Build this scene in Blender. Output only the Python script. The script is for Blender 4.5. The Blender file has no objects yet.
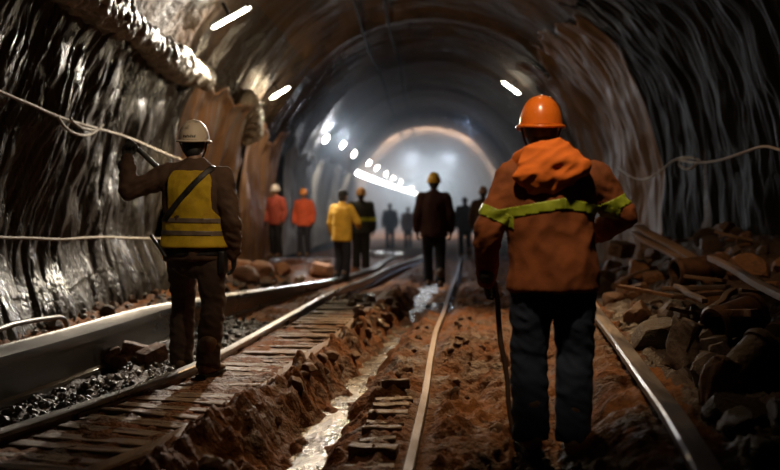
import bpy, bmesh, math, random
import numpy as np
from mathutils import Vector, Matrix, Euler

random.seed(7)
RNG = np.random.RandomState(11)
C = bpy.context.scene.collection
SC = bpy.context.scene
R = math.radians

# ------------------------------------------------------------------ camera
W, H, F = 780.0, 470.0, 866.7          # 40 mm on 36 mm film, in pixels
VX, VY, HC = 430.0, 210.0, 1.25        # horizon / principal point, eye height
cam = bpy.data.cameras.new('camera')
cam_o = bpy.data.objects.new('camera', cam)
C.objects.link(cam_o)
cam_o.location = (0, 0, HC)
cam_o.rotation_euler = (R(90), 0, 0)
cam.lens = 40
cam.sensor_width = 36
cam.shift_x = -(VX - 390) / W
cam.shift_y = -(235 - VY) / W
cam.clip_end = 300
cam.dof.use_dof = True
cam.dof.focus_distance = 5.6
cam.dof.aperture_fstop = 1.15
SC.camera = cam_o

def ground_pt(px, py, z=0.0):
    s = (py - VY) / (HC - z)
    return ((px - VX) / s, F / s, z)

def at_depth(px, py, Y):
    s = F / Y
    return Vector(((px - VX) / s, Y, HC - (py - VY) / s))

def at_x(px, py, X):
    s = (px - VX) / X
    return Vector((X, F / s, HC - (py - VY) / s))

# ------------------------------------------------------------------ noise
_perm = np.arange(256)
np.random.RandomState(3).shuffle(_perm)
_perm = np.concatenate([_perm, _perm, _perm])
_g = np.random.RandomState(5).normal(size=(256, 3))
_g /= np.linalg.norm(_g, axis=1)[:, None]

def perlin(x, y, z):
    x, y, z = np.broadcast_arrays(np.asarray(x, float), np.asarray(y, float), np.asarray(z, float))
    xi, yi, zi = np.floor(x).astype(int), np.floor(y).astype(int), np.floor(z).astype(int)
    xf, yf, zf = x - xi, y - yi, z - zi
    u, v, w = [t * t * t * (t * (t * 6 - 15) + 10) for t in (xf, yf, zf)]
    out = 0
    for a in (0, 1):
        for b in (0, 1):
            for c in (0, 1):
                h = _perm[_perm[_perm[(xi + a) & 255] + ((yi + b) & 255)] + ((zi + c) & 255)]
                g = _g[h]
                d = g[..., 0] * (xf - a) + g[..., 1] * (yf - b) + g[..., 2] * (zf - c)
                out = out + d * (u if a else 1 - u) * (v if b else 1 - v) * (w if c else 1 - w)
    return out * 1.5

def fbm(x, y, z, n=4):
    o, a, f = 0, 1.0, 1.0
    for i in range(n):
        o = o + a * perlin(np.asarray(x) * f + 7.3 * i, np.asarray(y) * f, np.asarray(z) * f)
        a *= .5
        f *= 2.03
    return o

def ridged(x, y, z, n=3):
    o, a, f = 0, 1.0, 1.0
    for i in range(n):
        o = o + a * (1 - 2 * np.abs(perlin(np.asarray(x) * f + 3.1 * i, np.asarray(y) * f, np.asarray(z) * f)))
        a *= .5
        f *= 2.1
    return o

def sstep(a, b, x):
    t = np.clip((np.asarray(x, float) - a) / (b - a), 0, 1)
    return t * t * (3 - 2 * t)

# ------------------------------------------------------------------ objects
def tag(o, label=None, cat=None, group=None, kind=None):
    if label: o['label'] = label
    if cat: o['category'] = cat
    if group: o['group'] = group
    if kind: o['kind'] = kind
    return o

def obj(name, me, m=None, parent=None, smooth=True):
    if isinstance(me, bmesh.types.BMesh):
        b = me
        bmesh.ops.recalc_face_normals(b, faces=b.faces)
        me = bpy.data.meshes.new(name)
        b.to_mesh(me)
        b.free()
    o = bpy.data.objects.new(name, me)
    C.objects.link(o)
    if m is not None:
        me.materials.clear()
        me.materials.append(m)
    if smooth:
        me.polygons.foreach_set('use_smooth', [True] * len(me.polygons))
    if parent is not None:
        o.parent = parent
    return o

def empty(name, loc, rz=0.0):
    o = bpy.data.objects.new(name, None)
    C.objects.link(o)
    o.location = loc
    o.rotation_euler = (0, 0, rz)
    o.empty_display_size = .1
    return o

def copy_tree(o, parent=None):
    c = o.copy()
    C.objects.link(c)
    if parent is not None:
        c.parent = parent
    for ch in list(o.children):
        copy_tree(ch, c)
    return c

def grid_me(name, P, flip=False):
    P = np.asarray(P, float)
    nu, nv = P.shape[:2]
    idx = np.arange(nu * nv).reshape(nu, nv)
    q = np.stack([idx[:-1, :-1], idx[1:, :-1], idx[1:, 1:], idx[:-1, 1:]], -1).reshape(-1, 4)
    if flip: q = q[:, ::-1]
    me = bpy.data.meshes.new(name)
    me.from_pydata(P.reshape(-1, 3).tolist(), [], q.tolist())
    me.update()
    return me

def sharp(o, ang=35):
    me = o.data
    b = bmesh.new(); b.from_mesh(me)
    for e in b.edges:
        e.smooth = not (len(e.link_faces) == 2 and e.calc_face_angle(0) > R(ang))
    b.to_mesh(me); b.free()
    return o

# tapered tube through points, elliptical sections, closed ends
def tube(b, pts, rad, ref=(1, 0, 0), n=14, cap=True, roundcap=True):
    pts = [Vector(p) for p in pts]
    rad = [(r, r) if not isinstance(r, (tuple, list)) else tuple(r) for r in rad]
    if roundcap:
        d0 = (pts[0] - pts[1]).normalized(); d1 = (pts[-1] - pts[-2]).normalized()
        a, z = pts[0], pts[-1]; ra, rz = rad[0], rad[-1]
        m0, m1 = min(ra), min(rz)
        pre = [(a + d0 * m0 * k, (ra[0] * s, ra[1] * s)) for k, s in ((.95, .25), (.75, .66), (.4, .91))]
        post = [(z + d1 * m1 * k, (rz[0] * s, rz[1] * s)) for k, s in ((.4, .91), (.75, .66), (.95, .25))]
        pts = [p for p, _ in pre] + pts + [p for p, _ in post]
        rad = [r for _, r in pre] + rad + [r for _, r in post]
    ref = Vector(ref)
    rings = []
    for i, p in enumerate(pts):
        t = (pts[min(i + 1, len(pts) - 1)] - pts[max(i - 1, 0)]).normalized()
        x = ref - t * ref.dot(t)
        if x.length < .05: x = Vector((0, 1, 0)) - t * t.y
        x.normalize(); y = t.cross(x)
        rings.append([b.verts.new(p + x * rad[i][0] * math.cos(2 * math.pi * k / n) + y * rad[i][1] * math.sin(2 * math.pi * k / n)) for k in range(n)])
    for r0, r1 in zip(rings, rings[1:]):
        for k in range(n):
            b.faces.new((r0[k], r0[(k + 1) % n], r1[(k + 1) % n], r1[k]))
    if cap:
        b.faces.new(rings[0][::-1]); b.faces.new(rings[-1])
    return rings

def ell(b, c, r, rot=None, u=16, v=10):
    m = Matrix.Translation(Vector(c)) @ (rot.to_4x4() if rot else Matrix.Identity(4)) @ Matrix.Diagonal((r[0], r[1], r[2], 1))
    bmesh.ops.create_uvsphere(b, u_segments=u, v_segments=v, radius=1, matrix=m)

def box(b, c, s, rot=None, bev=0.0):
    bb = bmesh.new()
    bmesh.ops.create_cube(bb, size=1, matrix=Matrix.Diagonal((s[0], s[1], s[2], 1)))
    if bev: bmesh.ops.bevel(bb, geom=bb.edges[:], offset=bev, segments=2, affect='EDGES', profile=.6)
    m = Matrix.Translation(Vector(c)) @ (rot.to_4x4() if rot else Matrix.Identity(4))
    bmesh.ops.transform(bb, matrix=m, verts=bb.verts)
    tmp = bpy.data.meshes.new('t'); bb.to_mesh(tmp); bb.free()
    b.from_mesh(tmp); bpy.data.meshes.remove(tmp)

def fuse(b, voxel, smooth=5, name='m'):
    """all closed shapes in the bmesh melted into one continuous skin"""
    bmesh.ops.recalc_face_normals(b, faces=b.faces)
    me = bpy.data.meshes.new(name); b.to_mesh(me); b.free()
    o = bpy.data.objects.new('tmp', me); C.objects.link(o)
    md = o.modifiers.new('r', 'REMESH'); md.mode = 'VOXEL'; md.voxel_size = voxel
    if smooth:
        s = o.modifiers.new('s', 'SMOOTH'); s.iterations = smooth; s.factor = .5
    dg = bpy.context.evaluated_depsgraph_get()
    out = bpy.data.meshes.new_from_object(o.evaluated_get(dg))
    out.name = name
    bpy.data.objects.remove(o); bpy.data.meshes.remove(me)
    return out

def displace(me, fn):
    n = len(me.vertices)
    co = np.empty(n * 3); me.vertices.foreach_get('co', co); co = co.reshape(-1, 3)
    no = np.empty(n * 3); me.vertex_normals.foreach_get('vector', no); no = no.reshape(-1, 3)
    co += no * np.asarray(fn(co))[:, None]
    me.vertices.foreach_set('co', co.reshape(-1)); me.update()
    return me

def band(me, planes, off=.004, thick=.004):
    """strip cut out of a garment between planes (keeps the +normal side), lying on the cloth"""
    b = bmesh.new(); b.from_mesh(me)
    for co, no in planes:
        bmesh.ops.bisect_plane(b, geom=b.verts[:] + b.edges[:] + b.faces[:], plane_co=Vector(co), plane_no=Vector(no), clear_inner=True)
    b.normal_update()
    mv = {v: v.normal.copy() for v in b.verts}
    for v in b.verts: v.co += mv[v] * off
    if b.faces: bmesh.ops.solidify(b, geom=b.faces[:], thickness=thick)
    return b

# ------------------------------------------------------------------ materials
def mat(name, c1, c2=None, scale=4.0, rough=(.6, .9), bump=.3, bscale=30.0, bdist=.02, stretch=(1, 1, 1), metal=0.0, spec=.5,
        coat=0.0, contrast=(.35, .65), c3=None, detail=6):
    m = bpy.data.materials.new(name); m.use_nodes = True
    nt = m.node_tree; N = nt.nodes; L = nt.links
    p = N['Principled BSDF']
    tc = N.new('ShaderNodeTexCoord'); mp = N.new('ShaderNodeMapping'); mp.inputs['Scale'].default_value = stretch
    L.new(tc.outputs['Object'], mp.inputs['Vector'])
    n1 = N.new('ShaderNodeTexNoise'); n1.inputs['Scale'].default_value = scale; n1.inputs['Detail'].default_value = detail
    n1.inputs['Roughness'].default_value = .65
    L.new(mp.outputs[0], n1.inputs['Vector'])
    cr = N.new('ShaderNodeValToRGB')
    c2 = c2 or tuple(v * .7 for v in c1)
    cr.color_ramp.elements[0].position = contrast[0]; cr.color_ramp.elements[0].color = (*c1, 1)
    cr.color_ramp.elements[1].position = contrast[1]; cr.color_ramp.elements[1].color = (*c2, 1)
    if c3:
        e = cr.color_ramp.elements.new(min(.98, contrast[1] + .12)); e.color = (*c3, 1)
    L.new(n1.outputs['Fac'], cr.inputs['Fac'])
    L.new(cr.outputs['Color'], p.inputs['Base Color'])
    n2 = N.new('ShaderNodeTexNoise'); n2.inputs['Scale'].default_value = bscale; n2.inputs['Detail'].default_value = 8
    L.new(mp.outputs[0], n2.inputs['Vector'])
    if bump:
        bp = N.new('ShaderNodeBump'); bp.inputs['Strength'].default_value = bump; bp.inputs['Distance'].default_value = bdist
        L.new(n2.outputs['Fac'], bp.inputs['Height']); L.new(bp.outputs[0], p.inputs['Normal'])
    mr = N.new('ShaderNodeMapRange'); mr.inputs['From Min'].default_value = .35; mr.inputs['From Max'].default_value = .65
    mr.inputs['To Min'].default_value = rough[0]; mr.inputs['To Max'].default_value = rough[1]
    L.new(n1.outputs['Fac'], mr.inputs['Value']); L.new(mr.outputs[0], p.inputs['Roughness'])
    p.inputs['Metallic'].default_value = metal
    p.inputs['Specular IOR Level'].default_value = spec
    p.inputs['Coat Weight'].default_value = coat
    return m

def emit(name, col, s):
    m = bpy.data.materials.new(name); m.use_nodes = True
    nt = m.node_tree; nt.nodes.clear()
    e = nt.nodes.new('ShaderNodeEmission'); e.inputs[0].default_value = (*col, 1); e.inputs[1].default_value = s
    o = nt.nodes.new('ShaderNodeOutputMaterial'); nt.links.new(e.outputs[0], o.inputs[0])
    return m

M = {}
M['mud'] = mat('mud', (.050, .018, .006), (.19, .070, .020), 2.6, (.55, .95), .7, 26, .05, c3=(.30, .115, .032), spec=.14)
M['dark_ground'] = mat('darker_ground', (.022, .012, .008), (.065, .034, .02), 3.2, (.55, .9), .8, 24, .05, c3=(.11, .06, .035))
M['rock'] = mat('rock', (.030, .021, .015), (.10, .065, .042), 1.8, (.5, .9), .8, 9, .08, spec=.25)
M['ceil'] = mat('ceiling_rock', (.040, .025, .016), (.13, .075, .042), 1.2, (.6, .95), .4, 8, .08, spec=.2, stretch=(1, .5, 1))
M['sheet_l'] = mat('wet_sheeting', (.030, .025, .021), (.080, .064, .050), 2.2, (.20, .40), .8, 30, .035, stretch=(1, 2.0, .12), spec=.8, c3=(.15, .12, .09))
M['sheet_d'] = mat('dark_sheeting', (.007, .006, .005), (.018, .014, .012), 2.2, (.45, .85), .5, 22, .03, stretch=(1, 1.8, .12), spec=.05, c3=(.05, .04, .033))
M['sheet_b'] = mat('brown_sheeting', (.12, .062, .03), (.26, .14, .068), 1.6, (.45, .8), .3, 10, .03, stretch=(1, 1.4, .3))
M['crumple'] = mat('crumpled_roll', (.20, .17, .13), (.34, .29, .23), 5, (.25, .5), .7, 20, .05, spec=.7)
M['rail'] = mat('rail_steel', (.22, .21, .20), (.34, .32, .30), 3, (.24, .42), .12, 40, .01, metal=.9, stretch=(1, .2, 1))
M['rail_rust'] = mat('rusty_rail_steel', (.060, .036, .024), (.15, .10, .07), 4, (.42, .7), .35, 40, .01, metal=.2, stretch=(1, .3, 1))
M['rail_worn'] = mat('worn_rail_steel', (.12, .09, .07), (.30, .25, .21), 3, (.28, .5), .3, 30, .015, metal=.75, stretch=(1, .3, 1))
M['wet'] = mat('wet_stone', (.16, .10, .06), (.26, .18, .11), 6, (.08, .22), .5, 30, .02, spec=.9)
M['girder'] = mat('girder_steel', (.11, .105, .10), (.22, .20, .18), 3, (.22, .42), .2, 30, .01, metal=.6, stretch=(1, .25, 1))
M['wood'] = mat('muddy_wood', (.11, .065, .04), (.25, .17, .11), 5, (.45, .8), .6, 20, .02, stretch=(.6, 6, 3))
M['plank'] = mat('old_plank', (.10, .055, .03), (.22, .13, .075), 4, (.6, .9), .5, 24, .02, stretch=(4, .5, 4))
M['debris'] = mat('dark_rubble', (.035, .02, .012), (.10, .058, .034), 5, (.5, .85), .6, 16, .04)
M['debris2'] = mat('brown_rubble', (.11, .05, .022), (.25, .12, .052), 5, (.55, .9), .6, 16, .04)
M['boulder'] = mat('boulder_rock', (.19, .085, .042), (.36, .18, .10), 4, (.55, .9), .6, 12, .05)
M['gravel'] = mat('wet_gravel', (.06, .055, .05), (.13, .115, .10), 20, (.25, .6), .4, 60, .02)
M['brick'] = mat('dirty_brick', (.16, .075, .04), (.28, .15, .09), 9, (.6, .9), .5, 40, .02)
M['pipe'] = mat('rusty_pipe', (.05, .03, .02), (.16, .075, .04), 7, (.35, .7), .3, 50, .01, metal=.4)
M['rope'] = mat('pale_rope', (.34, .27, .19), (.46, .38, .28), 20, (.6, .9), .5, 120, .01)
M['iron'] = mat('dark_iron', (.02, .02, .02), (.06, .05, .045), 8, (.35, .6), .2, 50, .01, metal=.6)
M['stick'] = mat('stick_wood', (.06, .033, .02), (.13, .07, .04), 8, (.5, .8), .4, 40, .01, stretch=(1, 1, .2))
M['tube'] = emit('lamp_tube', (1.0, .93, .72), 60)
M['tube_far'] = emit('far_lamp_tube', (1.0, .96, .86), 60)
M['strip'] = emit('strip_lamp', (.93, .97, 1.0), 30)

def cloth(name, c, k=.72, scale=7, bump=.35, rough=(.75, .95)):
    return mat(name, tuple(v * k for v in c), c, scale, rough, bump, 160, .004, spec=.3, contrast=(.3, .6))

def water_mat():
    m = mat('muddy_water', (.05, .04, .03), (.09, .075, .055), 3, (.10, .40), .7, 18, .03, spec=.7, stretch=(1.6, .8, 1), contrast=(.4, .6))
    return m
M['water'] = water_mat()

# ------------------------------------------------------------------ tracks over the ground
YS = np.arange(0.0, 60.0, .05)
def track(pix, z, extra=(), w=25):
    p = sorted([ground_pt(q[0], q[1], q[2] if len(q) > 2 else z)[:2][::-1] for q in pix] + list(extra))
    ys = np.array([a for a, _ in p]); xs = np.array([b for _, b in p])
    x = np.interp(YS, ys, xs)
    lo = YS < ys[0]; k = (xs[1] - xs[0]) / (ys[1] - ys[0]); x[lo] = xs[0] + k * (YS[lo] - ys[0])
    xp = np.pad(x, w, mode='reflect', reflect_type='odd')
    ker = np.hanning(2 * w + 1); ker /= ker.sum()
    x = np.convolve(xp, ker, 'valid')
    return lambda y: np.interp(y, YS, x)

ZA, ZB, ZC, ZD = .25, .125, .08, .36
tA = track([(0, 354), (80, 333), (160, 310, .22), (230, 297, .16), (300, 284, .11), (340, 277, .09), (374, 267, .07), (384, 257, .07)], ZA, [(32, -.95)])
zA = lambda y: .25 - .18 * sstep(7.5, 15.5, y)
tB = track([(0, 430), (100, 399), (200, 363), (260, 331), (330, 292), (370, 277), (390, 266)], ZB, [(22, -.35), (32, .1)])
tT = track([(100, 470), (230, 410), (300, 362), (350, 325)], .08, [(12.5, -.62), (20, -.3)])
tW = track([(300, 466), (345, 395), (388, 345), (416, 314)], -.1, [(15, 0.0), (22, .3)])
tC = track([(403, 490), (408, 470), (417, 432), (425, 393), (430, 358), (436, 331), (446, 304), (453, 283), (457, 275)], ZC, [(25, .9), (40, 1.2)], 8)
tD = track([(712, 475), (699, 452), (676, 413), (648, 377), (619, 338), (600, 315)], ZD, [(10, 1.75), (16, 2.3), (25, 2.5)], 10)

def base_z(x, y):
    """smooth ground height (no roughness)"""
    x = np.asarray(x, float); y = np.asarray(y, float)
    a, b_, t, w, c, d = tA(y), tB(y), tT(y), tW(y), tC(y), tD(y)
    fade = 1 - sstep(11, 16, y)
    z = -.32 * sstep(15, 33, y)
    near = 1 - sstep(9, 13, y)
    # left verge rising to the wall
    z = z + .10 * sstep(0.25, .9, a - x) * (1 - sstep(20, 26, y))
    # hollow between the two left rails
    z = z - .06 * fade * sstep(.05, .3, x - a) * sstep(.05, .25, b_ - x)
    # ground under girder lower
    z = z - .08 * fade * (1 - sstep(.2, .45, np.abs(x - a)))
    # sleepers bed
    z = z + .052 * fade * sstep(-.1, .1, x - b_) * sstep(0, .1, t - x)
    # mud ridge right of the timber
    rid = (t + .35 * (w - t))
    z = z + (.10 * np.exp(-((x - rid - .03) / .13) ** 2) + .04 * np.exp(-((x - t - .1) / .1) ** 2)) * fade
    # water channel
    ww = .10 + .014 * y
    z = z - .20 * np.exp(-((x - w) / (ww * 1.25)) ** 2) * (1 - sstep(15, 19, y))
    z = z - .07 * sstep(9, 12, y) * (1 - sstep(18, 22, y)) * np.exp(-((x - b_) / .35) ** 2)
    # mud between channel and middle rail
    z = z + .07 * fade * np.exp(-((x - (w * .45 + c * .55)) / .16) ** 2) * sstep(5.2, 6.5, y)
    # bank carrying the right rail
    bh = (.24 - .12 * sstep(8, 14, y)) * (1 - sstep(16, 22, y))
    bh = bh + .0
    z = z + bh * sstep(-.50, -.10, x - d)
    # heap against the right wall
    hp = (1 - sstep(11.5, 15, y))
    q = x - d - .22
    z = z + hp * (.34 + .66 * sstep(6.5, 11, y)) * (.55 * sstep(0, 1.3, q) + .28 * sstep(.9, 2.2, q))
    # mound and hollow in the walkway
    z = z + .11 * np.exp(-(((x - .30) / .30) ** 2 + ((y - 7.6) / .8) ** 2))
    z = z - .16 * np.exp(-(((x - .28) / .15) ** 2 + ((y - 6.15) / .42) ** 2))
    z = z + .06 * np.exp(-(((x - .12) / .22) ** 2 + ((y - 4.3) / .5) ** 2))
    return z

def rough_amp(x, y):
    c, b_, t, a, w, d = tC(y), tB(y), tT(y), tA(y), tW(y), tD(y)
    am = np.full(np.shape(x), 1.0)
    am = am * (1 - .62 * ((x > b_ - .08) & (x < t + .05)))
    am = am * (1 - .7 * np.exp(-((x - c) / .1) ** 2))
    am = am * (1 - .6 * np.exp(-((x - a) / .3) ** 2)) * (1 - .8 * np.exp(-((x - b_) / .22) ** 2) * sstep(8.5, 10.5, y))
    am = am * (1 - .5 * np.exp(-((x - d) / .14) ** 2))
    return am

def ground_z(x, y):
    x = np.asarray(x, float); y = np.asarray(y, float)
    n = fbm(x * 2.2, y * 1.6, 0, 3) * .05 + ridged(x * 5, y * 4, 3.3, 3) * .024 + np.maximum(fbm(x * 9, y * 8, 8.1, 3), 0) * .05
    n = n + fbm(x * 24, y * 20, 5.5, 2) * .02 * (1 - sstep(10, 13, y)) + np.maximum(fbm(x * 4.2 + 9, y * 3.4, 2.1, 3), 0) * .05 * (1 - sstep(12, 16, y))
    # clods on the ridge beside the channel
    t, w = tT(y), tW(y)
    k = np.exp(-((x - (t + .45 * (w - t))) / .2) ** 2) * (1 - sstep(11, 15, y))
    n = n + k * np.maximum(fbm(x * 7 + 3, y * 6, 1.7, 4), -.1) * .13
    # ruts with cross ribs near the middle rail, and runnels down the bank
    d = tD(y)
    bank = sstep(-.55, -.40, x - d) * (1 - sstep(-.14, -.08, x - d)) * (1 - sstep(9, 11, y))
    n = n * (1 - .45 * bank) + bank * ridged(y * 5.5 + x * 2.0, x * 1.2, 4.4, 2) * .03
    return base_z(x, y) + n * rough_amp(x, y)

def gz(x, y):
    return float(ground_z(np.array([x]), np.array([y]))[0])

# ------------------------------------------------------------------ floor
ys = [-3.0]
while ys[-1] < 2.2: ys.append(ys[-1] + .12)
while ys[-1] < 46: ys.append(ys[-1] + max(.02, ys[-1] * .0055))
while ys[-1] < 112: ys.append(ys[-1] + 1.5)
ys = np.array(ys)
xs = np.concatenate([np.linspace(-4.6, -3.3, 36, endpoint=False), np.linspace(-3.3, 1.7, 290, endpoint=False), np.linspace(1.7, 4.6, 74)])
X, Y = np.meshgrid(xs, ys)
Z = ground_z(X, Y)
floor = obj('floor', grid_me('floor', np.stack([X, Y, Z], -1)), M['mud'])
floor.data.materials.append(M['dark_ground'])  # darker ground under the heap and in the left hollow
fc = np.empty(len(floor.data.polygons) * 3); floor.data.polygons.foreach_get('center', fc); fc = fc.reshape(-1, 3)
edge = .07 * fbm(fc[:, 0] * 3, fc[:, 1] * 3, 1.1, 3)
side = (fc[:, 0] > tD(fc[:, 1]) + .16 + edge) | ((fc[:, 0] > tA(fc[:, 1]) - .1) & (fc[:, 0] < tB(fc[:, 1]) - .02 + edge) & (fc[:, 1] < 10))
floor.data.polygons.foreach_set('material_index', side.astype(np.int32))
tag(floor, 'churned brown mud floor of the tunnel', 'floor', kind='structure')

# muddy water lying in the channel
yw = np.arange(1.5, 19, .12)
P = np.stack([np.stack([tW(yw) + k * (.13 + .022 * yw), yw, np.full_like(yw, -.122) - .32 * sstep(15, 33, yw)], -1) for k in np.linspace(-1, 1, 7)], 1)
tag(obj('water', grid_me('water', P), M['water']), 'shallow muddy water running down the channel', 'water', kind='structure')

def puddle(px, py, rx, ry, label, dz=.0):
    x0, y0, _ = ground_pt(px, py, 0)
    X2, Y2 = np.meshgrid(np.linspace(x0 - rx, x0 + rx, 9), np.linspace(y0 - ry, y0 + ry, 9))
    z = float(np.median(ground_z(X2, Y2))) + dz
    b = bmesh.new(); vs = []
    for k in range(48):
        th = 2 * math.pi * k / 48; r = 1 + .28 * float(perlin(math.cos(th) * 2 + px, math.sin(th) * 2, 3.3))
        vs.append(b.verts.new((x0 + rx * r * math.cos(th), y0 + ry * r * math.sin(th), z)))
    b.faces.new(vs)
    tag(obj('puddle', b, M['pool'], smooth=False), label, 'puddle')
M['pool'] = mat('pool_water', (.05, .04, .03), (.08, .065, .05), 4, (.04, .12), .5, 14, .012, spec=.9)
puddle(362, 306, .16, 1.0, 'shining puddle at the far end of the mud ridge, left of the channel', .02)
puddle(445, 308, .28, .55, 'shining puddle crossing the middle rail ahead of the maroon-jacketed worker', .01)
puddle(378, 246, .9, 1.6, 'far puddle gleaming behind the yellow-jacketed worker', .02)

# ------------------------------------------------------------------ tunnel
A_, B_, ZS = 4.15, 4.3, 1.5
UV = ZS + .6                       # length of the straight wall below the spring line
ARC = math.pi * (A_ + B_) / 2
UTOT = 2 * UV + ARC
def prof(u):
    """u runs from the left wall foot over the crown to the right wall foot -> x, z, inward normal"""
    u = np.asarray(u, float)
    th = np.clip((u - UV) / ARC, 0, 1) * math.pi
    x = -A_ * np.cos(th); z = ZS + B_ * np.sin(th)
    z = np.where(u < UV, -.6 + u, np.where(u > UV + ARC, ZS - (u - UV - ARC), z))
    nx = np.cos(th); nz = -np.sin(th)
    return x, z, nx, nz

def wall_disp(u, y):
    s = u / UTOT
    rib = .10 * np.exp(-(((y + 1.0) % 6.0 - 3) / .35) ** 2) * sstep(18, 20, y)
    n = fbm(y * .45, s * 5, 1.2, 4) * .16 + ridged(y * 1.9, s * 3.0, 6.2, 3) * .045 + ridged(y * .9, s * 16, 2.2, 2) * .03
    return n * (1 - .55 * sstep(.28, .38, s) * (1 - sstep(.62, .72, s))) + rib

def shell(name, u0, u1, nu, m, label):
    yy = np.concatenate([np.arange(-3, 24, .07), np.arange(24, 46, .16), np.arange(46, 112.1, .8)])
    u = np.linspace(u0, u1, nu)
    U, YY = np.meshgrid(u, yy)
    x, z, nx, nz = prof(U)
    d = wall_disp(U, YY)
    o = obj(name, grid_me(name, np.stack([x + nx * d, YY, z + nz * d], -1)), m)
    tag(o, label, name.split('_')[0], kind='structure')
uL, uR = UV + ARC * .26, UV + ARC * .74
shell('wall_left', 0, uL, 90, M['rock'], 'rough dark rock wall on the left of the tunnel')
shell('ceiling', uL, uR, 110, M['ceil'], 'brown arched rock vault over the tunnel')
shell('wall_right', uR, UTOT, 90, M['rock'], 'rough dark rock wall on the right of the tunnel')
# far end of the drive
u = np.linspace(0, UTOT, 60); x, z, _, _ = prof(u)
P = np.stack([np.stack([x * k, np.full_like(x, 112) + .3 * fbm(x * k, z, k * 3), 1.2 + (z - 1.2) * k], -1) for k in np.linspace(.02, 1.05, 14)], 0)
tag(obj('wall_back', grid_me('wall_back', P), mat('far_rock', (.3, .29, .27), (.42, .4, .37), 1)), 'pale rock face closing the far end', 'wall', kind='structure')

# added rib: shields light from beyond and reads as a dark band
u = np.linspace(0, UTOT, 160)
x, z, nx, nz = prof(u)
P = []
for dy, d in ((-1.6, .0), (-1.2, .28), (-.5, .40), (.3, .42), (.8, .3), (1.1, -.02)):
    k = d + .06 * fbm(u * 1.5, dy, 3.3, 3)
    P.append(np.stack([x + nx * k, np.full_like(x, 40) + dy, z + nz * k], -1))
tag(obj('added_rib_1', grid_me('added_rib_1', np.stack(P, 0), flip=True), M['rock']), 'added rock rib shielding the tunnel from the lit far working', 'rib', kind='structure')

# ------------------------------------------------------------------ hanging sheeting
def sheeting(name, side, y0, y1, u0, u1, m, amp, label, off=.10, dy=.022, du=.045, lean=.25, kf=2.4, flare=.0, wob=.15, group=None):
    yy = np.arange(y0, y1, dy); u = np.arange(u0, u1, du)
    U, YY = np.meshgrid(u, yy)
    lo = (U - u0) / (u1 - u0)
    # ragged upper and side edges
    U2 = u0 + (U - u0) * (1 + (wob * fbm(YY * .9, 2.2, 5.1, 3)) * lo)
    YY2 = YY + lean * (lo - .5) + .07 * fbm(U * 1.0, YY * .25, 7.7, 2)
    f = YY * kf + .35 * fbm(U * .6, YY * .5, 3.1, 2)
    d = (ridged(f * .55, U * .14, 1.1, 2) * .5 + ridged(f * 1.7, U * .16, 4.1, 2) * .24 + fbm(f * 3.4, U * .3, 9.9, 2) * .32 + fbm(YY * 4, U * 3, 2.9, 3) * .07) * amp + fbm(YY * .4, U * .6, 4.4, 2) * .12
    d = d + flare * (1 - sstep(0, .28, lo)) + .06 * sstep(.92, 1, lo)
    d = np.maximum(d + off, .02) + np.maximum(wall_disp(U2, YY2), -.05) * .8
    Us = U2 if side < 0 else UTOT - U2
    x, z, nx, nz = prof(Us)
    Pt = np.stack([x + nx * d, YY2, z + nz * d], -1)
    o = obj(name, grid_me(name, Pt, flip=side > 0), m)
    s = o.modifiers.new('thickness', 'SOLIDIFY'); s.thickness = .012; s.offset = -1
    tag(o, label, 'sheeting', group)
    return o

sheeting('hanging_sheet', -1, .6, 12.7, .62, UV + 2.0, M['sheet_l'], .095,
         'glossy crinkled dark sheeting hanging in folds along the left wall', off=.16, flare=.30, lean=1.2, kf=6.5, dy=.018)
sheeting('hanging_sheet', -1, 12.9, 17.0, .6, UV + 1.95, M['sheet_b'], .05,
         'brown hanging sheet just past the first wall lamp, behind the white-helmeted worker', kf=1.2, dy=.04, flare=.1, off=.18, lean=.8)
sheeting('hanging_sheet', -1, 17.4, 21.4, .6, UV + 1.7, M['sheet_b'], .05,
         'brown hanging sheet under the second wall lamp on the left', kf=1.2, dy=.04, off=.22)
sheeting('hanging_sheet', -1, 23.0, 38.0, .6, UV + 1.5, mat('pale_sheeting', (.22, .20, .18), (.40, .37, .33), 1.6, (.4, .7), .3, 10, .03, stretch=(1, 1.4, .2)), .06,
         'long pale sheet on the far left wall under the small lamps', kf=.9, dy=.05, off=.2)
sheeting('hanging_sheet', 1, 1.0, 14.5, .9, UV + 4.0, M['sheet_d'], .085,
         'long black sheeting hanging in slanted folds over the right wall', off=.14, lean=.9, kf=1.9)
sheeting('hanging_sheet', 1, 14.8, 22.0, .5, UV + 3.8, M['sheet_b'], .07,
         'dull brown sheeting on the right wall beyond the orange-hooded worker', off=.12, lean=.5, kf=1.6, dy=.04)

# crumpled roll along the top edge of the left sheeting
b = bmesh.new()
pts, rr = [], []
for y in np.arange(3.0, 13.3, .12):
    u = UV + 1.98 + .08 * math.sin(y * .9); x, z, nx, nz = [float(v) for v in prof(u)]
    pts.append((x + nx * .34, y, z + nz * .34)); rr.append(.15 + .035 * math.sin(y * 2.3))
tube(b, pts, rr, n=20)
me = fuse(b, .022, 1, 'roll')
displace(me, lambda p: ridged(p[:, 0] * 4, p[:, 1] * 4, p[:, 2] * 4, 3) * .045 + fbm(p[:, 0] * 9, p[:, 1] * 9, p[:, 2] * 9, 3) * .035)
tag(obj('sheet_roll', me, M['crumple']), 'pale crumpled roll along the top of the left sheeting', 'sheeting')
b = bmesh.new()
for k, y in enumerate((16.5, 16.75, 17.0, 17.2)):
    x, z, nx, nz = [float(v) for v in prof(UV + 1.9 - .12 * k)]
    ell(b, (x + nx * .3, y, z + nz * .3), (.20 + .02 * k, .22, .24 + .04 * k))
me = fuse(b, .025, 1, 'roll')
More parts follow.
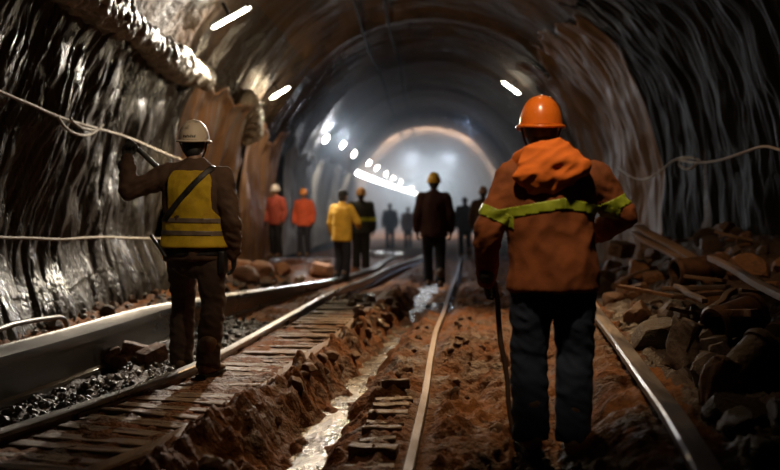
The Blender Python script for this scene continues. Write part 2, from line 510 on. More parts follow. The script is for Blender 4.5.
displace(me, lambda p: ridged(p[:, 0] * 4, p[:, 1] * 4, p[:, 2] * 4, 3) * .04 + fbm(p[:, 0] * 9, p[:, 1] * 9, p[:, 2] * 9, 3) * .03)
tag(obj('sheet_roll', me, M['crumple']), 'lit crumpled bundle under the second wall lamp on the left', 'sheeting')

# ------------------------------------------------------------------ rails
def rail_path(t, ztop, y0, y1, dz=0.0, step=.12):
    y = np.arange(y0, y1, step)
    x = t(y)
    z = (ztop(y) if callable(ztop) else ztop) - .32 * sstep(15, 33, y)
    return [Vector((float(a), float(b_), float(c))) for a, b_, c in zip(x, y, z)]

def sweep(b, path, prof_, wob=None, scale=None):
    rings = []
    for i, p in enumerate(path):
        t = path[min(i + 1, len(path) - 1)] - path[max(i - 1, 0)]; t.z = 0; t.normalize()
        s = Vector((t.y, -t.x, 0))
        dz = wob(p.y) if wob else 0
        k = scale(p.y) if scale else 1.0
        rings.append([b.verts.new(p + s * u * k + Vector((0, 0, v * k + dz))) for u, v in prof_])
    n = len(prof_)
    for a, c in zip(rings, rings[1:]):
        for k in range(n):
            b.faces.new((a[k], a[(k + 1) % n], c[(k + 1) % n], c[k]))
    b.faces.new(rings[0][::-1]); b.faces.new(rings[-1])

def rail_prof(h=.17, hw=.036, ww=.010, fw=.065):
    r = [(-hw * .8, 0), (hw * .8, 0), (hw, -.008), (hw, -.032), (ww, -.045), (ww, -h + .03), (fw, -h + .014), (fw, -h)]
    return r + [(-u, v) for u, v in r[::-1] if True][0:0] + [(-fw, -h), (-fw, -h + .014), (-ww, -h + .03), (-ww, -.045), (-hw, -.032), (-hw, -.008)]

def rail(t, z, y0, y1, profile, m, label, wob=None, joints=(), h=.17, scale=None):
    b = bmesh.new()
    sweep(b, rail_path(t, z, y0, y1), profile, wob, scale)
    o = sharp(obj('rail', b, m), 40)
    tag(o, label, 'rail', 'rails along the tunnel floor')
    for y in joints:
        b = bmesh.new()
        for s in (-1, 1):
            box(b, (s * .022, 0, -h * .5), (.02, .5, h * .42), bev=.004)
        pl = obj('joint_bar', b, M['rail_rust'], o, smooth=False)
        x = float(t(y)); dx = float(t(y + .1) - t(y - .1)) / .2
        pl.location = (x, y, z); pl.rotation_euler = (0, 0, -math.atan(dx))
        for k in (-.18, -.06, .06, .18):
            b = bmesh.new()
            bmesh.ops.create_cone(b, cap_ends=True, segments=6, radius1=.016, radius2=.016, depth=.085, matrix=Matrix.Translation((0, k, -h * .5)) @ Matrix.Rotation(R(90), 4, 'Y'))
            obj('bolt', b, M['iron'], pl, smooth=False)
    return o

gird = [(u * .74, v) for u, v in [(-.25, .012), (-.235, .018), (-.2, 0), (.16, 0), (.19, .02), (.215, .02), (.225, 0), (.225, -.05), (.19, -.055), (.185, -.10), (.16, -.28), (.2, -.30), (.2, -.33), (-.2, -.33), (-.2, -.1), (-.25, -.08)]]
rail(tA, zA, 1.0, 26, gird, M['girder'], 'broad flat-topped steel girder rail running beside the left wall', scale=lambda y: 1 - .58 * float(sstep(8, 14.5, y)))
rail(tB, ZB, 1.0, 30, rail_prof(.14), M['rail'], 'long shiny rail curving past the white-helmeted worker\'s boots', joints=(5.2, 9.4), h=.14)
rail(tC, ZC, 1.0, 30, rail_prof(.13, .026), M['rail_rust'], 'bent rusty rail down the middle of the muddy walkway', wob=lambda y: .012 * math.sin(y * 1.7), joints=(), h=.13)
dprof = [(u * .72, v) for u, v in [(-.055, 0), (.06, 0), (.075, -.012), (.075, -.045), (.02, -.06), (.02, -.12), (.11, -.14), (.11, -.155), (-.10, -.155), (-.10, -.14), (-.02, -.12), (-.02, -.06), (-.07, -.045), (-.07, -.012)]]
rail(tD, lambda y: ZD - .42 * sstep(9.6, 12.8, y), 1.0, 13, dprof, M['rail_worn'], 'worn steel rail on the bank below the rubble heap on the right')
# timber baulk
b = bmesh.new()
path = rail_path(tT, .085, 3.0, 12.6, step=.1)
sweep(b, path, [(-.055, -.012), (-.04, 0), (.045, 0), (.055, -.012), (.055, -.13), (-.055, -.13)], lambda y: .012 * math.sin(y * 2.1) + .006 * math.sin(y * 7))
tag(sharp(obj('timber_baulk', b, M['plank'])), 'long brown timber baulk edging the row of sleepers', 'timber')

# short sleepers between rail and timber
protos = []
for k in range(5):
    b = bmesh.new()
    box(b, (0, 0, 0), (1, .105, .06), bev=.012)
    me = bpy.data.meshes.new('sleeper')
    bmesh.ops.subdivide_edges(b, edges=b.edges[:], cuts=2, use_grid_fill=True)
    b.to_mesh(me); b.free()
    displace(me, lambda p: fbm(p[:, 0] * 6 + k * 5, p[:, 1] * 14, p[:, 2] * 14, 3) * .010)
    me.materials.append(M['wood'])
    protos.append(me)
k = 0
y = 3.3
SLEEP_LAB = 'short muddy timber slat in the ladder-like row beside the long shiny rail'
while y < 11.6:
    x0, x1 = float(tB(y)) + .09, float(tT(y)) - .065
    if x1 - x0 > .1:
        o = bpy.data.objects.new('sleeper', protos[k % 5]); C.objects.link(o)
        o.location = ((x0 + x1) / 2, y, .042 + random.uniform(-.008, .008)); o.scale = (x1 - x0, random.uniform(.85, 1.1), 1)
        dx = float(tB(y + .1) - tB(y - .1)) / .2
        o.rotation_euler = (random.uniform(-.07, .07), random.uniform(-.03, .03), -math.atan(dx) + random.uniform(-.05, .05))
        tag(o, SLEEP_LAB, 'sleeper', 'slats beside the long rail')
    y += .155 + .004 * y
    k += 1
y = 3.7; k = 0
while y < 6.0:
    x0, x1 = float(tW(y)) + .30, float(tC(y)) - .09
    if x1 - x0 > .1:
        o = bpy.data.objects.new('sleeper', protos[k % 5]); C.objects.link(o)
        xm = (x0 + x1) / 2
        o.location = (xm, y, gz(xm, y) - .018 + random.uniform(-.012, .008))
        o.scale = ((x1 - x0) * random.uniform(.8, 1.1), random.uniform(.6, 1.0), 1)
        o.rotation_euler = (random.uniform(-.08, .08), random.uniform(-.08, .08), random.uniform(-.14, .14))
        tag(o, 'half-buried timber sleeper between the water channel and the middle rail', 'sleeper', 'sleepers left of the middle rail')
    y += .21; k += 1

# ------------------------------------------------------------------ rocks
def rock_me(seed, cuts=15, sub=3):
    r = np.random.RandomState(seed)
    b = bmesh.new()
    bmesh.ops.create_icosphere(b, subdivisions=sub, radius=1)
    for _ in range(cuts):
        n = Vector(r.normal(size=3)).normalized(); d = r.uniform(.5, .78)
        for v in b.verts:
            h = v.co.dot(n) - d
            if h > 0: v.co -= n * h * .93
    me = bpy.data.meshes.new('rock')
    b.to_mesh(me); b.free()
    displace(me, lambda p: fbm(p[:, 0] * 1.6 + seed, p[:, 1] * 1.6, p[:, 2] * 1.6, 2) * .09 + fbm(p[:, 0] * 5, p[:, 1] * 5, p[:, 2] * 5 + seed, 2) * .025)
    me.polygons.foreach_set('use_smooth', [True] * len(me.polygons))
    b = bmesh.new(); b.from_mesh(me)
    for e in b.edges: e.smooth = e.calc_face_angle(0) < R(24)
    b.to_mesh(me); b.free()
    return me
ROCKS = [rock_me(i + 20) for i in range(8)]
ROCKS_D = []
for m in ('debris', 'debris2', 'boulder', 'wet'):
    l = []
    for r_ in ROCKS:
        c = r_.copy(); c.materials.append(M[m]); l.append(c)
    ROCKS_D.append(l)

def rock(x, y, s, label, group, kind=0, dz=.25, name='rock', z=None, sc=None):
    o = bpy.data.objects.new(name, random.choice(ROCKS_D[kind])); C.objects.link(o)
    sc = sc or (s * random.uniform(.8, 1.3), s * random.uniform(.8, 1.2), s * random.uniform(.6, .95))
    o.scale = sc
    o.rotation_euler = (random.uniform(-.4, .4), random.uniform(-.4, .4), random.uniform(0, 6.28))
    o.location = (x, y, (gz(x, y) if z is None else z) + sc[2] * dz)
    tag(o, label, 'rock', group)
    return o

# rubble heap on the right
placed = []
cnt = 0
tries = 0
while cnt < 175 and tries < 6000:
    tries += 1
    y = 2.6 + 9.8 * random.random() ** 1.2
    x = float(tD(y)) + .26 + (3.75 - float(tD(y)) - .26) * random.random()
    s = random.choice((.07, .09, .11, .13, .16, .20))
    if any((x - a) ** 2 + (y - b_) ** 2 < (.62 * (s + c)) ** 2 for a, b_, c in placed): continue
    placed.append((x, y, s))
    light = y > 7.5 and random.random() < .6
    rock(x, y, s, 'brown lump of rock in the far half of the rubble heap by the right wall' if light else
         'dark lump of rock in the rubble heap between the bank rail and right wall',
         'brown rocks in the rubble heap' if light else 'dark rocks in the rubble heap', 1 if light else 0, .35)
    cnt += 1
# boulders by the left wall beyond the white-helmeted worker
for px, py, Yd, s, lab in [(247, 280, 13.6, .30, 'large orange-brown boulder left of the yellow-jacketed worker, nearest the helmeted one\'s glove'),
                           (265, 276, 14.4, .30, 'tall orange-brown boulder in the middle of the heap by the left girder'),
                           (282, 277, 14.8, .22, 'smaller orange-brown boulder at the right end of the boulder heap'),
                           (240, 268, 15.6, .30, 'rear orange-brown boulder of the heap, close to the left wall'),
                           (322, 272, 15.5, .24, 'grey-brown boulder with a lit white top left of the yellow-jacketed worker')]:
    p = at_depth(px, py, Yd)
    rock(p.x, Yd, s, lab, 'boulders by the left girder', 2, .5)
# stones scattered on the left verge
for k in range(26):
    y = random.uniform(7.5, 14); x = random.uniform(-3.75, float(tA(y)) - .38)
    rock(x, y, random.uniform(.05, .10), 'small stone lying between the left sheeting and the broad girder rail', 'stones at the foot of the left sheeting', random.choice((0, 1)), .4)
# bigger clods on the ridge and walkway
for k in range(46):
    y = random.uniform(4.0, 11.5); t_, w_ = float(tT(y)), float(tW(y))
    x = t_ + (w_ - t_) * random.uniform(.3, .66)
    rock(x, y, random.uniform(.035, .085), 'clod of brown mud on the ridge between the timber baulk and the water', 'clods on the mud ridge', 1, .3, name='mud_clod')
for k in range(34):
    y = random.uniform(4.0, 10); x = random.uniform(float(tC(y)) + .1, .45) if random.random() < .6 else random.uniform(float(tW(y)) + .3, float(tC(y)) - .08)
    rock(x, y, random.uniform(.02, .05), 'small clod of mud lying beside the middle rail', 'clods beside the middle rail', 1, .3, name='mud_clod')
# lit wet stones along the channel's far end
for px, py in [(300, 282), (296, 286), (310, 285), (318, 268), (326, 266), (402, 262), (408, 255), (398, 252), (385, 250), (374, 246), (335, 302), (345, 300), (356, 303), (366, 308), (374, 315), (382, 311), (370, 304), (352, 307), (362, 313), (378, 320)]:
    g = ground_pt(px, py, .05)
    rock(g[0], g[1], random.uniform(.07, .12), 'wet stone glistening at the far end of the mud ridge', 'wet stones by the channel', 3, .4)

# bricks and blocks in the hollow between the left rails
for k, (px, py, rz, lab) in enumerate([(106, 352, .5, 'dirty brown block standing at the left of the hollow between left rails'),
                                       (120, 352, -.5, 'tilted brown block second from the left between the left rails'),
                                       (136, 350, .2, 'long brown block third from the left between the left rails'),
                                       (152, 352, 1.0, 'brown block nearest the white-helmeted worker in the hollow')]):
    b = bmesh.new(); box(b, (0, 0, 0), (.24, .12, .14), bev=.012)
    bmesh.ops.subdivide_edges(b, edges=b.edges[:], cuts=2, use_grid_fill=True)
    o = obj('block', b, M['brick'], smooth=False)
    displace(o.data, lambda p: fbm(p[:, 0] * 14 + k * 4, p[:, 1] * 14, p[:, 2] * 14, 2) * .012)
    g = ground_pt(px, py, .05)
    o.location = (g[0], g[1], gz(g[0], g[1]) + .075); o.rotation_euler = (.12 * (k % 2), .25 * ((k % 3) - 1), rz)
    tag(o, lab, 'block', 'blocks between the left rails')

# gravel, too many stones to count
def gravel(name, n, region, label, m, smin=.008, smax=.022):
    vs, fs = [], []
    ico = bmesh.new(); bmesh.ops.create_icosphere(ico, subdivisions=1, radius=1)
    iv = np.array([v.co for v in ico.verts]); ico.verts.index_update(); jf = [[v.index for v in f.verts] for f in ico.faces]; ico.free()
    c = 0
    for x, y in region(n):
        s = RNG.uniform(smin, smax)
        z = gz(x, y) + s * .3
        rot = np.array(Euler(RNG.uniform(0, 6, 3)).to_matrix())
        v = (iv * RNG.uniform(.6, 1.3, 3) * s * (1 + RNG.uniform(-.15, .15, (len(iv), 1)))) @ rot.T + (x, y, z)
        vs.append(v); fs += [[i + c for i in f] for f in jf]; c += len(iv)
    me = bpy.data.meshes.new(name); me.from_pydata(np.concatenate(vs).tolist(), [], fs)
    tag(obj(name, me, m, smooth=False), label, 'gravel', kind='stuff')
def hollow(n):
    out = []
    while len(out) < n:
        y = RNG.uniform(3.2, 10); a, b_ = float(tA(y)) + .26, float(tB(y)) - .08
        if b_ > a: out.append((RNG.uniform(a, b_), y))
    return out
gravel('gravel', 1500, hollow, 'dark wet gravel in the hollow between the left rails', M['gravel'], .012, .03)
def verge(n):
    return [(random.uniform(-3.9, float(tA(y)) - .3), y) for y in RNG.uniform(7, 15, n)]
gravel('gravel_verge', 500, verge, 'pale grit scattered at the foot of the left sheeting', M['gravel'], .012, .035)

# ------------------------------------------------------------------ timber and scrap on the heap
def on_heap(px, py, dz, y0=2.6, y1=12.5):
    """point lying dz above the heap where that line of sight meets it"""
    best, gap = None, 9
    for Yd in np.arange(y0, y1, .05):
        p = at_depth(px, py, Yd)
        g = p.z - float(base_z(np.array([p.x]), np.array([p.y]))[0]) - dz
        if p.x > 3.6: break
        if g < gap: best, gap = p, g
        if g <= 0: break
    return best
def bar(name, p0, p1, w, h, m, label, cat, group=None, kind='box', n=8, bend=0.0, sag=0.0):
    p0, p1 = Vector(p0), Vector(p1)
    b = bmesh.new()
    L_ = (p1 - p0).length
    if kind == 'box':
        box(b, (0, 0, 0), (w, L_, h), bev=min(w, h) * .15)
        bmesh.ops.subdivide_edges(b, edges=[e for e in b.edges if abs(e.verts[0].co.y - e.verts[1].co.y) > L_ * .5], cuts=9)
    else:
        tube(b, [(0, L_ * (i / 9 - .5), 0) for i in range(10)], [w] * 10, n=14, roundcap=False)
    for v in b.verts:
        q = v.co.y / L_
        v.co.z -= sag * (.25 - q * q) * 4
        v.co.x += bend * (.25 - q * q) * 4 + .012 * math.sin(q * 9 + len(label))
    o = sharp(obj(name, b, m))
    o.location = (p0 + p1) / 2
    o.rotation_mode = 'QUATERNION'
    o.rotation_quaternion = (p1 - p0).to_track_quat('Y', 'Z')
    tag(o, label, cat, group)
    return o

for k, (dx, lab) in enumerate(((0, 'upper weathered board of the leaning pair behind the orange-hooded worker'),
                               (1, 'lower weathered board of the leaning pair, against the rubble heap'))):
    bar('board', at_depth(637 - 3 * dx, 226 + 7 * dx, 10.3), on_heap(698 - 6 * dx, 261 + 4 * dx, .24), .13, .04, M['plank'], lab, 'board', 'leaning boards')
bar('board', on_heap(712, 258, .30), on_heap(796, 304, .30), .07, .05, M['plank'], 'long thin board slanting down over the heap to the picture edge', 'board')
bar('board', on_heap(664, 289, .26), on_heap(728, 287, .26), .06, .04, M['plank'], 'flat lath lying across the middle of the rubble heap', 'board')
bar('board', on_heap(672, 297, .26), on_heap(724, 293, .26), .05, .035, M['plank'], 'lower lath lying just under the flat one on the heap', 'board')
bar('board', on_heap(676, 286, .30), on_heap(704, 301, .28), .045, .035, M['plank'], 'short lath crossing the two level laths', 'board')
bar('board', on_heap(712, 310, .26), on_heap(734, 290, .34), .05, .04, M['plank'], 'short splintered board sticking up beside the crossed laths', 'board')
bar('board', on_heap(712, 313, .26), on_heap(756, 313, .26), .07, .05, M['debris2'], 'dark brown board lying level under the splintered one', 'board')
for k in range(14):
    y = random.uniform(3.4, 10.5); x = float(tD(y)) + random.uniform(.4, 1.7); a = random.uniform(0, 3.14); L_ = random.uniform(.35, .8)
    d = Vector((math.cos(a), math.sin(a), random.uniform(-.25, .25))) * L_ * .5
    c = Vector((x, y, gz(x, y) + .17))
    bar('lath', c - d, c + d, random.uniform(.03, .06), .03, M['plank'] if k % 2 else M['debris2'], 'loose splintered lath lying among the rocks of the rubble heap', 'lath', 'laths in the rubble heap', bend=random.uniform(-.04, .04))
# short pipes, pots and drums of scrap
def scrap_pipe(px, py, Yd, r, L_, rot, label, m='pipe'):
    b = bmesh.new()
    n = 20
    rings = []
    for yy, rr in ((-L_ / 2, r * .8), (-L_ / 2, r), (-L_ / 2 + .02, r * 1.15), (-L_ / 2 + .05, r * 1.15), (-L_ / 2 + .055, r), (L_ / 2 - .06, r), (L_ / 2 - .055, r * 1.15), (L_ / 2 - .02, r * 1.15), (L_ / 2, r), (L_ / 2, r * .8)):
        rings.append([b.verts.new((rr * math.cos(2 * math.pi * k / n), yy, rr * math.sin(2 * math.pi * k / n))) for k in range(n)])
    rings.append([b.verts.new((r * .78 * math.cos(2 * math.pi * k / n), 0, r * .78 * math.sin(2 * math.pi * k / n))) for k in range(n)])
    rings.append(rings[0])
    for a, c in zip(rings, rings[1:]):
        for k in range(n):
            try: b.faces.new((a[k], a[(k + 1) % n], c[(k + 1) % n], c[k]))
            except ValueError: pass
    o = sharp(obj('pipe', b, M[m]), 30)
    displace(o.data, lambda p: fbm(p[:, 0] * 9, p[:, 1] * 9, p[:, 2] * 9 + px, 2) * .008)
    o.location = on_heap(px, py, r + .08); o.rotation_euler = rot
    tag(o, label, 'pipe', 'scrap pipes on the heap')
scrap_pipe(700, 268, 7.9, .12, .55, (.1, .05, R(-75)), 'rusty flanged pipe lying under the end of the leaning boards')
scrap_pipe(735, 318, 5.7, .12, .42, (.2, .1, R(-60)), 'dark pipe stub lying below the crossed laths')
scrap_pipe(748, 362, 4.2, .10, .34, (R(35), .3, -.9), 'tilted dark pipe stub at the lower right of the heap', 'debris')
# iron plate and block leaning by the bank rail
b = bmesh.new(); box(b, (0, 0, 0), (.10, .18, .32), bev=.02)
bmesh.ops.subdivide_edges(b, edges=b.edges[:], cuts=4, use_grid_fill=True)
o = obj('iron_block', b, M['debris']); displace(o.data, lambda p: fbm(p[:, 0] * 9, p[:, 1] * 9, p[:, 2] * 7, 3) * .035); o.location = on_heap(683, 345, .20); o.rotation_euler = (.2, .15, .5)
tag(o, 'dark upright iron block beside the bank rail', 'block')
b = bmesh.new(); box(b, (0, 0, 0), (.14, .12, .28), bev=.025)
bmesh.ops.subdivide_edges(b, edges=b.edges[:], cuts=4, use_grid_fill=True)
o = obj('timber_block', b, M['debris2']); displace(o.data, lambda p: fbm(p[:, 0] * 8, p[:, 1] * 8, p[:, 2] * 8, 3) * .03)
o.location = on_heap(719, 385, .16); o.rotation_euler = (.1, .25, .4)
tag(o, 'brown broken timber block at the lower right beside the bank rail', 'block')
for px, py, Yd, sx, lab in [(622, 250, 9.6, .30, 'split brown block at the far top of the heap behind the worker\'s elbow'), (655, 245, 9.4, .34, 'dark ribbed block on top of the heap below the leaning boards'),
                            (612, 268, 9.0, .22, 'small tan block at the heap\'s left edge'), (642, 272, 8.6, .3, 'pale crumbling block on the heap left of the rusty pipe')]:
    b = bmesh.new(); box(b, (0, 0, 0), (sx, .26, .2), bev=.025)
    bmesh.ops.subdivide_edges(b, edges=b.edges[:], cuts=3, use_grid_fill=True)
    o = obj('timber_block', b, M['debris2']); displace(o.data, lambda p: fbm(p[:, 0] * 7 + px, p[:, 1] * 7, p[:, 2] * 7, 3) * .035)
    o.location = on_heap(px, py, .16); o.rotation_euler = (random.uniform(-.2, .2), random.uniform(-.3, .3), random.uniform(-.6, .6))
    tag(o, lab, 'block')

# ------------------------------------------------------------------ cables, ropes, conduit
def cable(name, pts, r, m, label, cat):
    cu = bpy.data.curves.new(name, 'CURVE'); cu.dimensions = '3D'; cu.bevel_depth = r; cu.bevel_resolution = 3
    for seq in pts:
        s = cu.splines.new('NURBS'); s.points.add(len(seq) - 1); s.order_u = 3; s.use_endpoint_u = True
        for p, q in zip(s.points, seq): p.co = (*q, 1)
    o = bpy.data.objects.new(name, cu); C.objects.link(o)
    dg = bpy.context.evaluated_depsgraph_get()
    me = bpy.data.meshes.new_from_object(o.evaluated_get(dg))
    bpy.data.objects.remove(o)
    return tag(obj(name, me, m), label, cat)
XL = -3.55
cable('rope', [[at_x(px, py, XL) for px, py in [(-40, 72), (0, 92), (30, 104), (60, 118), (95, 128), (125, 136), (150, 147), (176, 158)]] + [at_x(200, 168, XL - .08), at_x(214, 174, XL - .4)],
               [at_x(px, py, XL + .02) for px, py in [(58, 117), (63, 126), (74, 134), (86, 136), (96, 132), (103, 125)]],
               [at_x(px, py, XL + .01) for px, py in [(70, 118), (80, 132), (98, 130)]]], .014, M['rope'],
      'pale upper rope with a hanging loop strung along the left sheeting', 'rope')
cable('rope', [[at_x(px, py, XL) for px, py in [(-40, 234), (0, 238), (30, 238), (60, 240), (85, 238), (105, 237), (150, 239), (185, 238)]] + [at_x(205, 238, XL - .1), at_x(216, 237, XL - .4)]], .014, M['rope'],
      'pale lower rope strung level along the left sheeting', 'rope')
XR = 3.25
cable('rope', [[at_x(px, py, XR) for px, py in [(800, 156), (780, 150), (764, 145), (745, 152), (715, 162), (690, 163), (676, 158), (664, 168), (648, 180), (632, 179), (618, 168)]],
               [at_x(px, py, XR) for px, py in [(700, 160), (688, 156), (676, 164), (690, 172), (697, 163)]],
               [at_x(px, py, XR - .02) for px, py in [(668, 164), (680, 155), (694, 158)]]], .013, M['rope'],
      'frayed knotted wire strung along the dark right wall', 'wire')
cable('conduit', [[at_x(px, py, -3.33) for px, py, Yd in [(-30, 342, 9.2), (2, 327, 9.4), (30, 321, 9.7), (52, 318, 9.9), (62, 317, 10), (66, 322, 10.1), (68, 330, 10.1)]]], .022, M['girder'],
      'grey bent pipe at the foot of the left sheeting', 'pipe')
def crown(px, py, off=.12):
    """point on the vault seen at that pixel"""
    best = None
    for Yd in np.arange(6, 80, .1):
        p = at_depth(px, py, Yd)
        r = (p.x / (A_ - off)) ** 2 + ((p.z - ZS) / (B_ - off)) ** 2
        if r > 1 or (p.z < ZS and abs(p.x) > A_ - off): break
        best = p
    return best
SOOT = mat('sooty_cable', (.006, .006, .006), (.012, .011, .010), 8, (.8, .95), .2, 40, .005, spec=.1)
for k, (a, lab) in enumerate(((-1.5, 'dark cable sagging under the vault, the one nearer the left lamps'), (-.9, 'dark cable running under the vault nearer its crown'))):
    pts = []
    for y in np.arange(3, 60, 1.5):
        z = ZS + B_ * math.sqrt(1 - (a / A_) ** 2) - .20 - .05 * abs(math.sin(y * .35 + k))
        pts.append(Vector((a + .04 * math.sin(y * .5 + k), y, z)))
    cable('cable', [pts], .028, SOOT, lab, 'cable')

# ------------------------------------------------------------------ lamps
def lamp(px, py, L_, r, m, label, group, along=False, watts=0, col=(1, .85, .6), off=.16, aim=None, tilt=0.0):
    p = crown(px, py, off)
    n = (Vector((0, p.y, ZS)) - p); n.normalize()
    tang = Vector((0, 1, 0)) if along else Vector((-n.z, 0, n.x))
    if tang.x * n.x < 0 and not along: tang = -tang
    e = empty('tube_lamp', p)
    if tilt:
        tang = (tang + Vector((tilt, 0, 0))).normalized()
    x = tang; y = Vector((0, 1, 0)); z = x.cross(y)
    if z.dot(n) > 0: x = -x; z = x.cross(y)
    e.rotation_mode = 'QUATERNION'
    e.rotation_quaternion = Matrix((x, y, z)).transposed().to_quaternion()
    tag(e, label, 'lamp', group)
    b = bmesh.new(); tube(b, [(-L_ / 2, 0, 0), (0, 0, 0), (L_ / 2, 0, 0)], [r] * 3, ref=(0, 1, 0), n=12)
    obj('tube', b, m, e)
    b = bmesh.new(); box(b, (0, 0, r + .025), (L_ * 1.02, r * 2.6, .03), bev=.006)
    obj('housing', b, M['iron'], e, smooth=False)
    for s in (-1, 1):
        b = bmesh.new(); box(b, (s * L_ * .5, 0, .01), (.03, r * 2.4, r * 2 + .05), bev=.005)
        obj('end_cap', b, M['iron'], e, smooth=False)
    b = bmesh.new(); box(b, (0, 0, r + .04 + .09), (.05, .05, .2), bev=.006)
    obj('bracket', b, M['iron'], e, smooth=False)
    if watts:
        l = bpy.data.lights.new('lamp_light', 'SPOT' if aim else 'POINT'); l.energy = watts; l.color = col; l.shadow_soft_size = .08
        lo = bpy.data.objects.new('lamp_light', l); C.objects.link(lo); lo.location = p + n * (.12 if watts > 150 or watts < 20 else .9)
        if aim and watts > 150:
            l2 = bpy.data.lights.new('vault_fill', 'POINT'); l2.energy = 45; l2.color = col; l2.shadow_soft_size = .2  # added point light off the tube, brightens the vault
            g2 = bpy.data.objects.new('vault_fill', l2); C.objects.link(g2); g2.location = p + n * 1.5
        if aim:
            l.spot_size = R(aim[1]); l.spot_blend = .8
            lo.rotation_euler = (Vector(aim[0]) - lo.location).to_track_quat('-Z', 'Y').to_euler()
        print('LAMP', px, py, tuple(round(v, 2) for v in p))
    return p
LAMPS = []
LAMPS.append(lamp(231, 18, .60, .024, M['tube'], 'tube lamp on the left, nearest and highest of the row', 'tube lamps', watts=700, tilt=.7, col=(1, .82, .55), off=.3, aim=((-3.5, 11.8, 2.2), 78)))
LAMPS.append(lamp(280, 93, .42, .026, M['tube'], 'tube lamp on the left, second from the nearest', 'tube lamps', watts=350, tilt=.8, col=(1, .78, .48), off=.3, aim=((-3.4, 17.0, 2.6), 110)))
LAMPS.append(lamp(511, 88, .55, .026, M['tube'], 'only tube lamp on the right side of the vault', 'tube lamps', watts=10, col=(1, .82, .58), off=.3, aim=((3.5, 14, 2.5), 120)))
rest = [(326, 139), (343, 145), (354, 154), (369, 163), (377, 168), (386, 174), (393, 178), (401, 182), (411, 188)]
ordn = ['third', 'fourth', 'fifth', 'sixth', 'seventh', 'eighth', 'ninth', 'tenth', 'last']
for (px, py), nm in zip(rest, ordn):
    lamp(px, py, .17, .05, M['tube_far'], f'small far tube lamp, {nm} in the receding left row from the nearest', 'tube lamps', watts=140, col=(1, .93, .82), off=.25, aim=(crown(px, py, .2) + Vector((-.9, 1.5, -3.0)), 95))
# continuous strip lamps low on the far left wall
for k in range(12):
    y0 = 41 + k * 5.0
    e = empty('strip_lamp', (-3.75 + 2.0 * (k / 11) ** 1.4, y0, 3.15), -math.atan(.0509 * (k / 11) ** .4))
    tag(e, 'long bright strip lamp in the glowing line along the far left wall', 'lamp', 'strip lamps on the far left wall')
    b = bmesh.new(); tube(b, [(0, -2.2, 0), (0, 0, 0), (0, 2.2, 0)], [.10] * 3, n=10); obj('tube', b, M['strip'], e)
    b = bmesh.new(); box(b, (-.14, 0, 0), (.06, 4.4, .3), bev=.01); obj('housing', b, M['iron'], e, smooth=False)

# ------------------------------------------------------------------ people
def hand_me(side, grip, voxel=.0042):
    """wrist at the origin, fingers along -Z, thumb towards +Y, palm facing +X (left hand)"""
    b = bmesh.new()
    tube(b, [(0, 0, .05), (0, 0, 0), (0, .002, -.04), (.002, .002, -.075), (.003, .001, -.092)], [(.024, .028), (.022, .028), (.020, .038), (.019, .043), (.015, .041)], n=16)
    spec = [(.032, .072, .0105, .05), (.0105, .082, .0110, .0), (-.0115, .076, .0105, -.03), (-.032, .060, .0092, -.1)]
    for fy, ln, r, spread in spec:
        seg = [ln * .44, ln * .32, ln * .24]
        p = Vector((.003, fy * .9, -.075)); pts = [p]; ang = .05
        curl = (R(62), R(85), R(50)) if grip else (R(18), R(26), R(18))
        pts.append(Vector((.003, fy, -.094)))
        for s, c in zip(seg, curl):
            ang += c
            pts.append(pts[-1] + Vector((math.sin(ang) * s, spread * s * .5, -math.cos(ang) * s)))
        tube(b, pts, [r * 1.05, r * 1.1, r, r * .93, r * .8], ref=(0, 1, 0), n=10)
    if grip:
        tp = [(.004, .028, -.012), (.018, .044, -.038), (.040, .040, -.062), (.052, .022, -.080)]
    else:
        tp = [(.002, .026, -.010), (.010, .046, -.036), (.020, .056, -.062), (.026, .056, -.088)]
    tube(b, tp, [.015, .0145, .0125, .010], n=10)
    tube(b, [(0, 0, .075), (0, 0, .05), (0, 0, .02)], [(.042, .046), (.043, .047), (.034, .038)], n=16)   # cuff of the glove
    if side > 0:
        bmesh.ops.transform(b, matrix=Matrix.Diagonal((-1, 1, 1, 1)), verts=b.verts)
        bmesh.ops.reverse_faces(b, faces=b.faces)
    return fuse(b, voxel, 2, 'glove')
HANDS = {(s, g): hand_me(s, g) for s in (-1, 1) for g in (0, 1)}

def orient(f, t):
    f = Vector(f).normalized(); t = Vector(t); t = (t - f * t.dot(f)).normalized()
    return Matrix((f.cross(t), t, -f)).transposed()

DEF = dict(hipL=(-.095, 0, .93), hipR=(.095, 0, .93), kneeL=(-.10, .03, .50), kneeR=(.10, .03, .50), ankL=(-.105, -.02, .09), ankR=(.105, -.02, .09),
           shL=(-.185, 0, 1.435), shR=(.185, 0, 1.435), elL=(-.265, -.03, 1.15), elR=(.265, -.03, 1.15), wrL=(-.27, .07, .90), wrR=(.27, .07, .90),
           neck=(0, -.005, 1.50), head=(0, .025, 1.665), toeL=(0, 1, 0), toeR=(0, 1, 0))

SKIN = mat('skin', (.30, .17, .11), (.38, .22, .15), 9, (.45, .65), .1, 90, .003)
HAIR = mat('dark_hair', (.012, .010, .009), (.03, .024, .02), 30, (.5, .8), .5, 120, .006)
BOOT = mat('boot_leather', (.10, .055, .03), (.22, .12, .065), 8, (.5, .8), .4, 60, .005)
SOLE = mat('boot_sole', (.012, .010, .009), (.03, .025, .02), 12, (.6, .9), .3, 60, .004)
GLOVE = mat('work_glove', (.02, .017, .015), (.05, .04, .034), 14, (.6, .9), .4, 120, .004)
REFL = mat('reflective_tape', (.26, .30, .02), (.42, .48, .04), 12, (.35, .55), .15, 80, .002)
REFG = mat('grey_tape', (.12, .085, .055), (.22, .16, .11), 12, (.4, .6), .15, 80, .002)

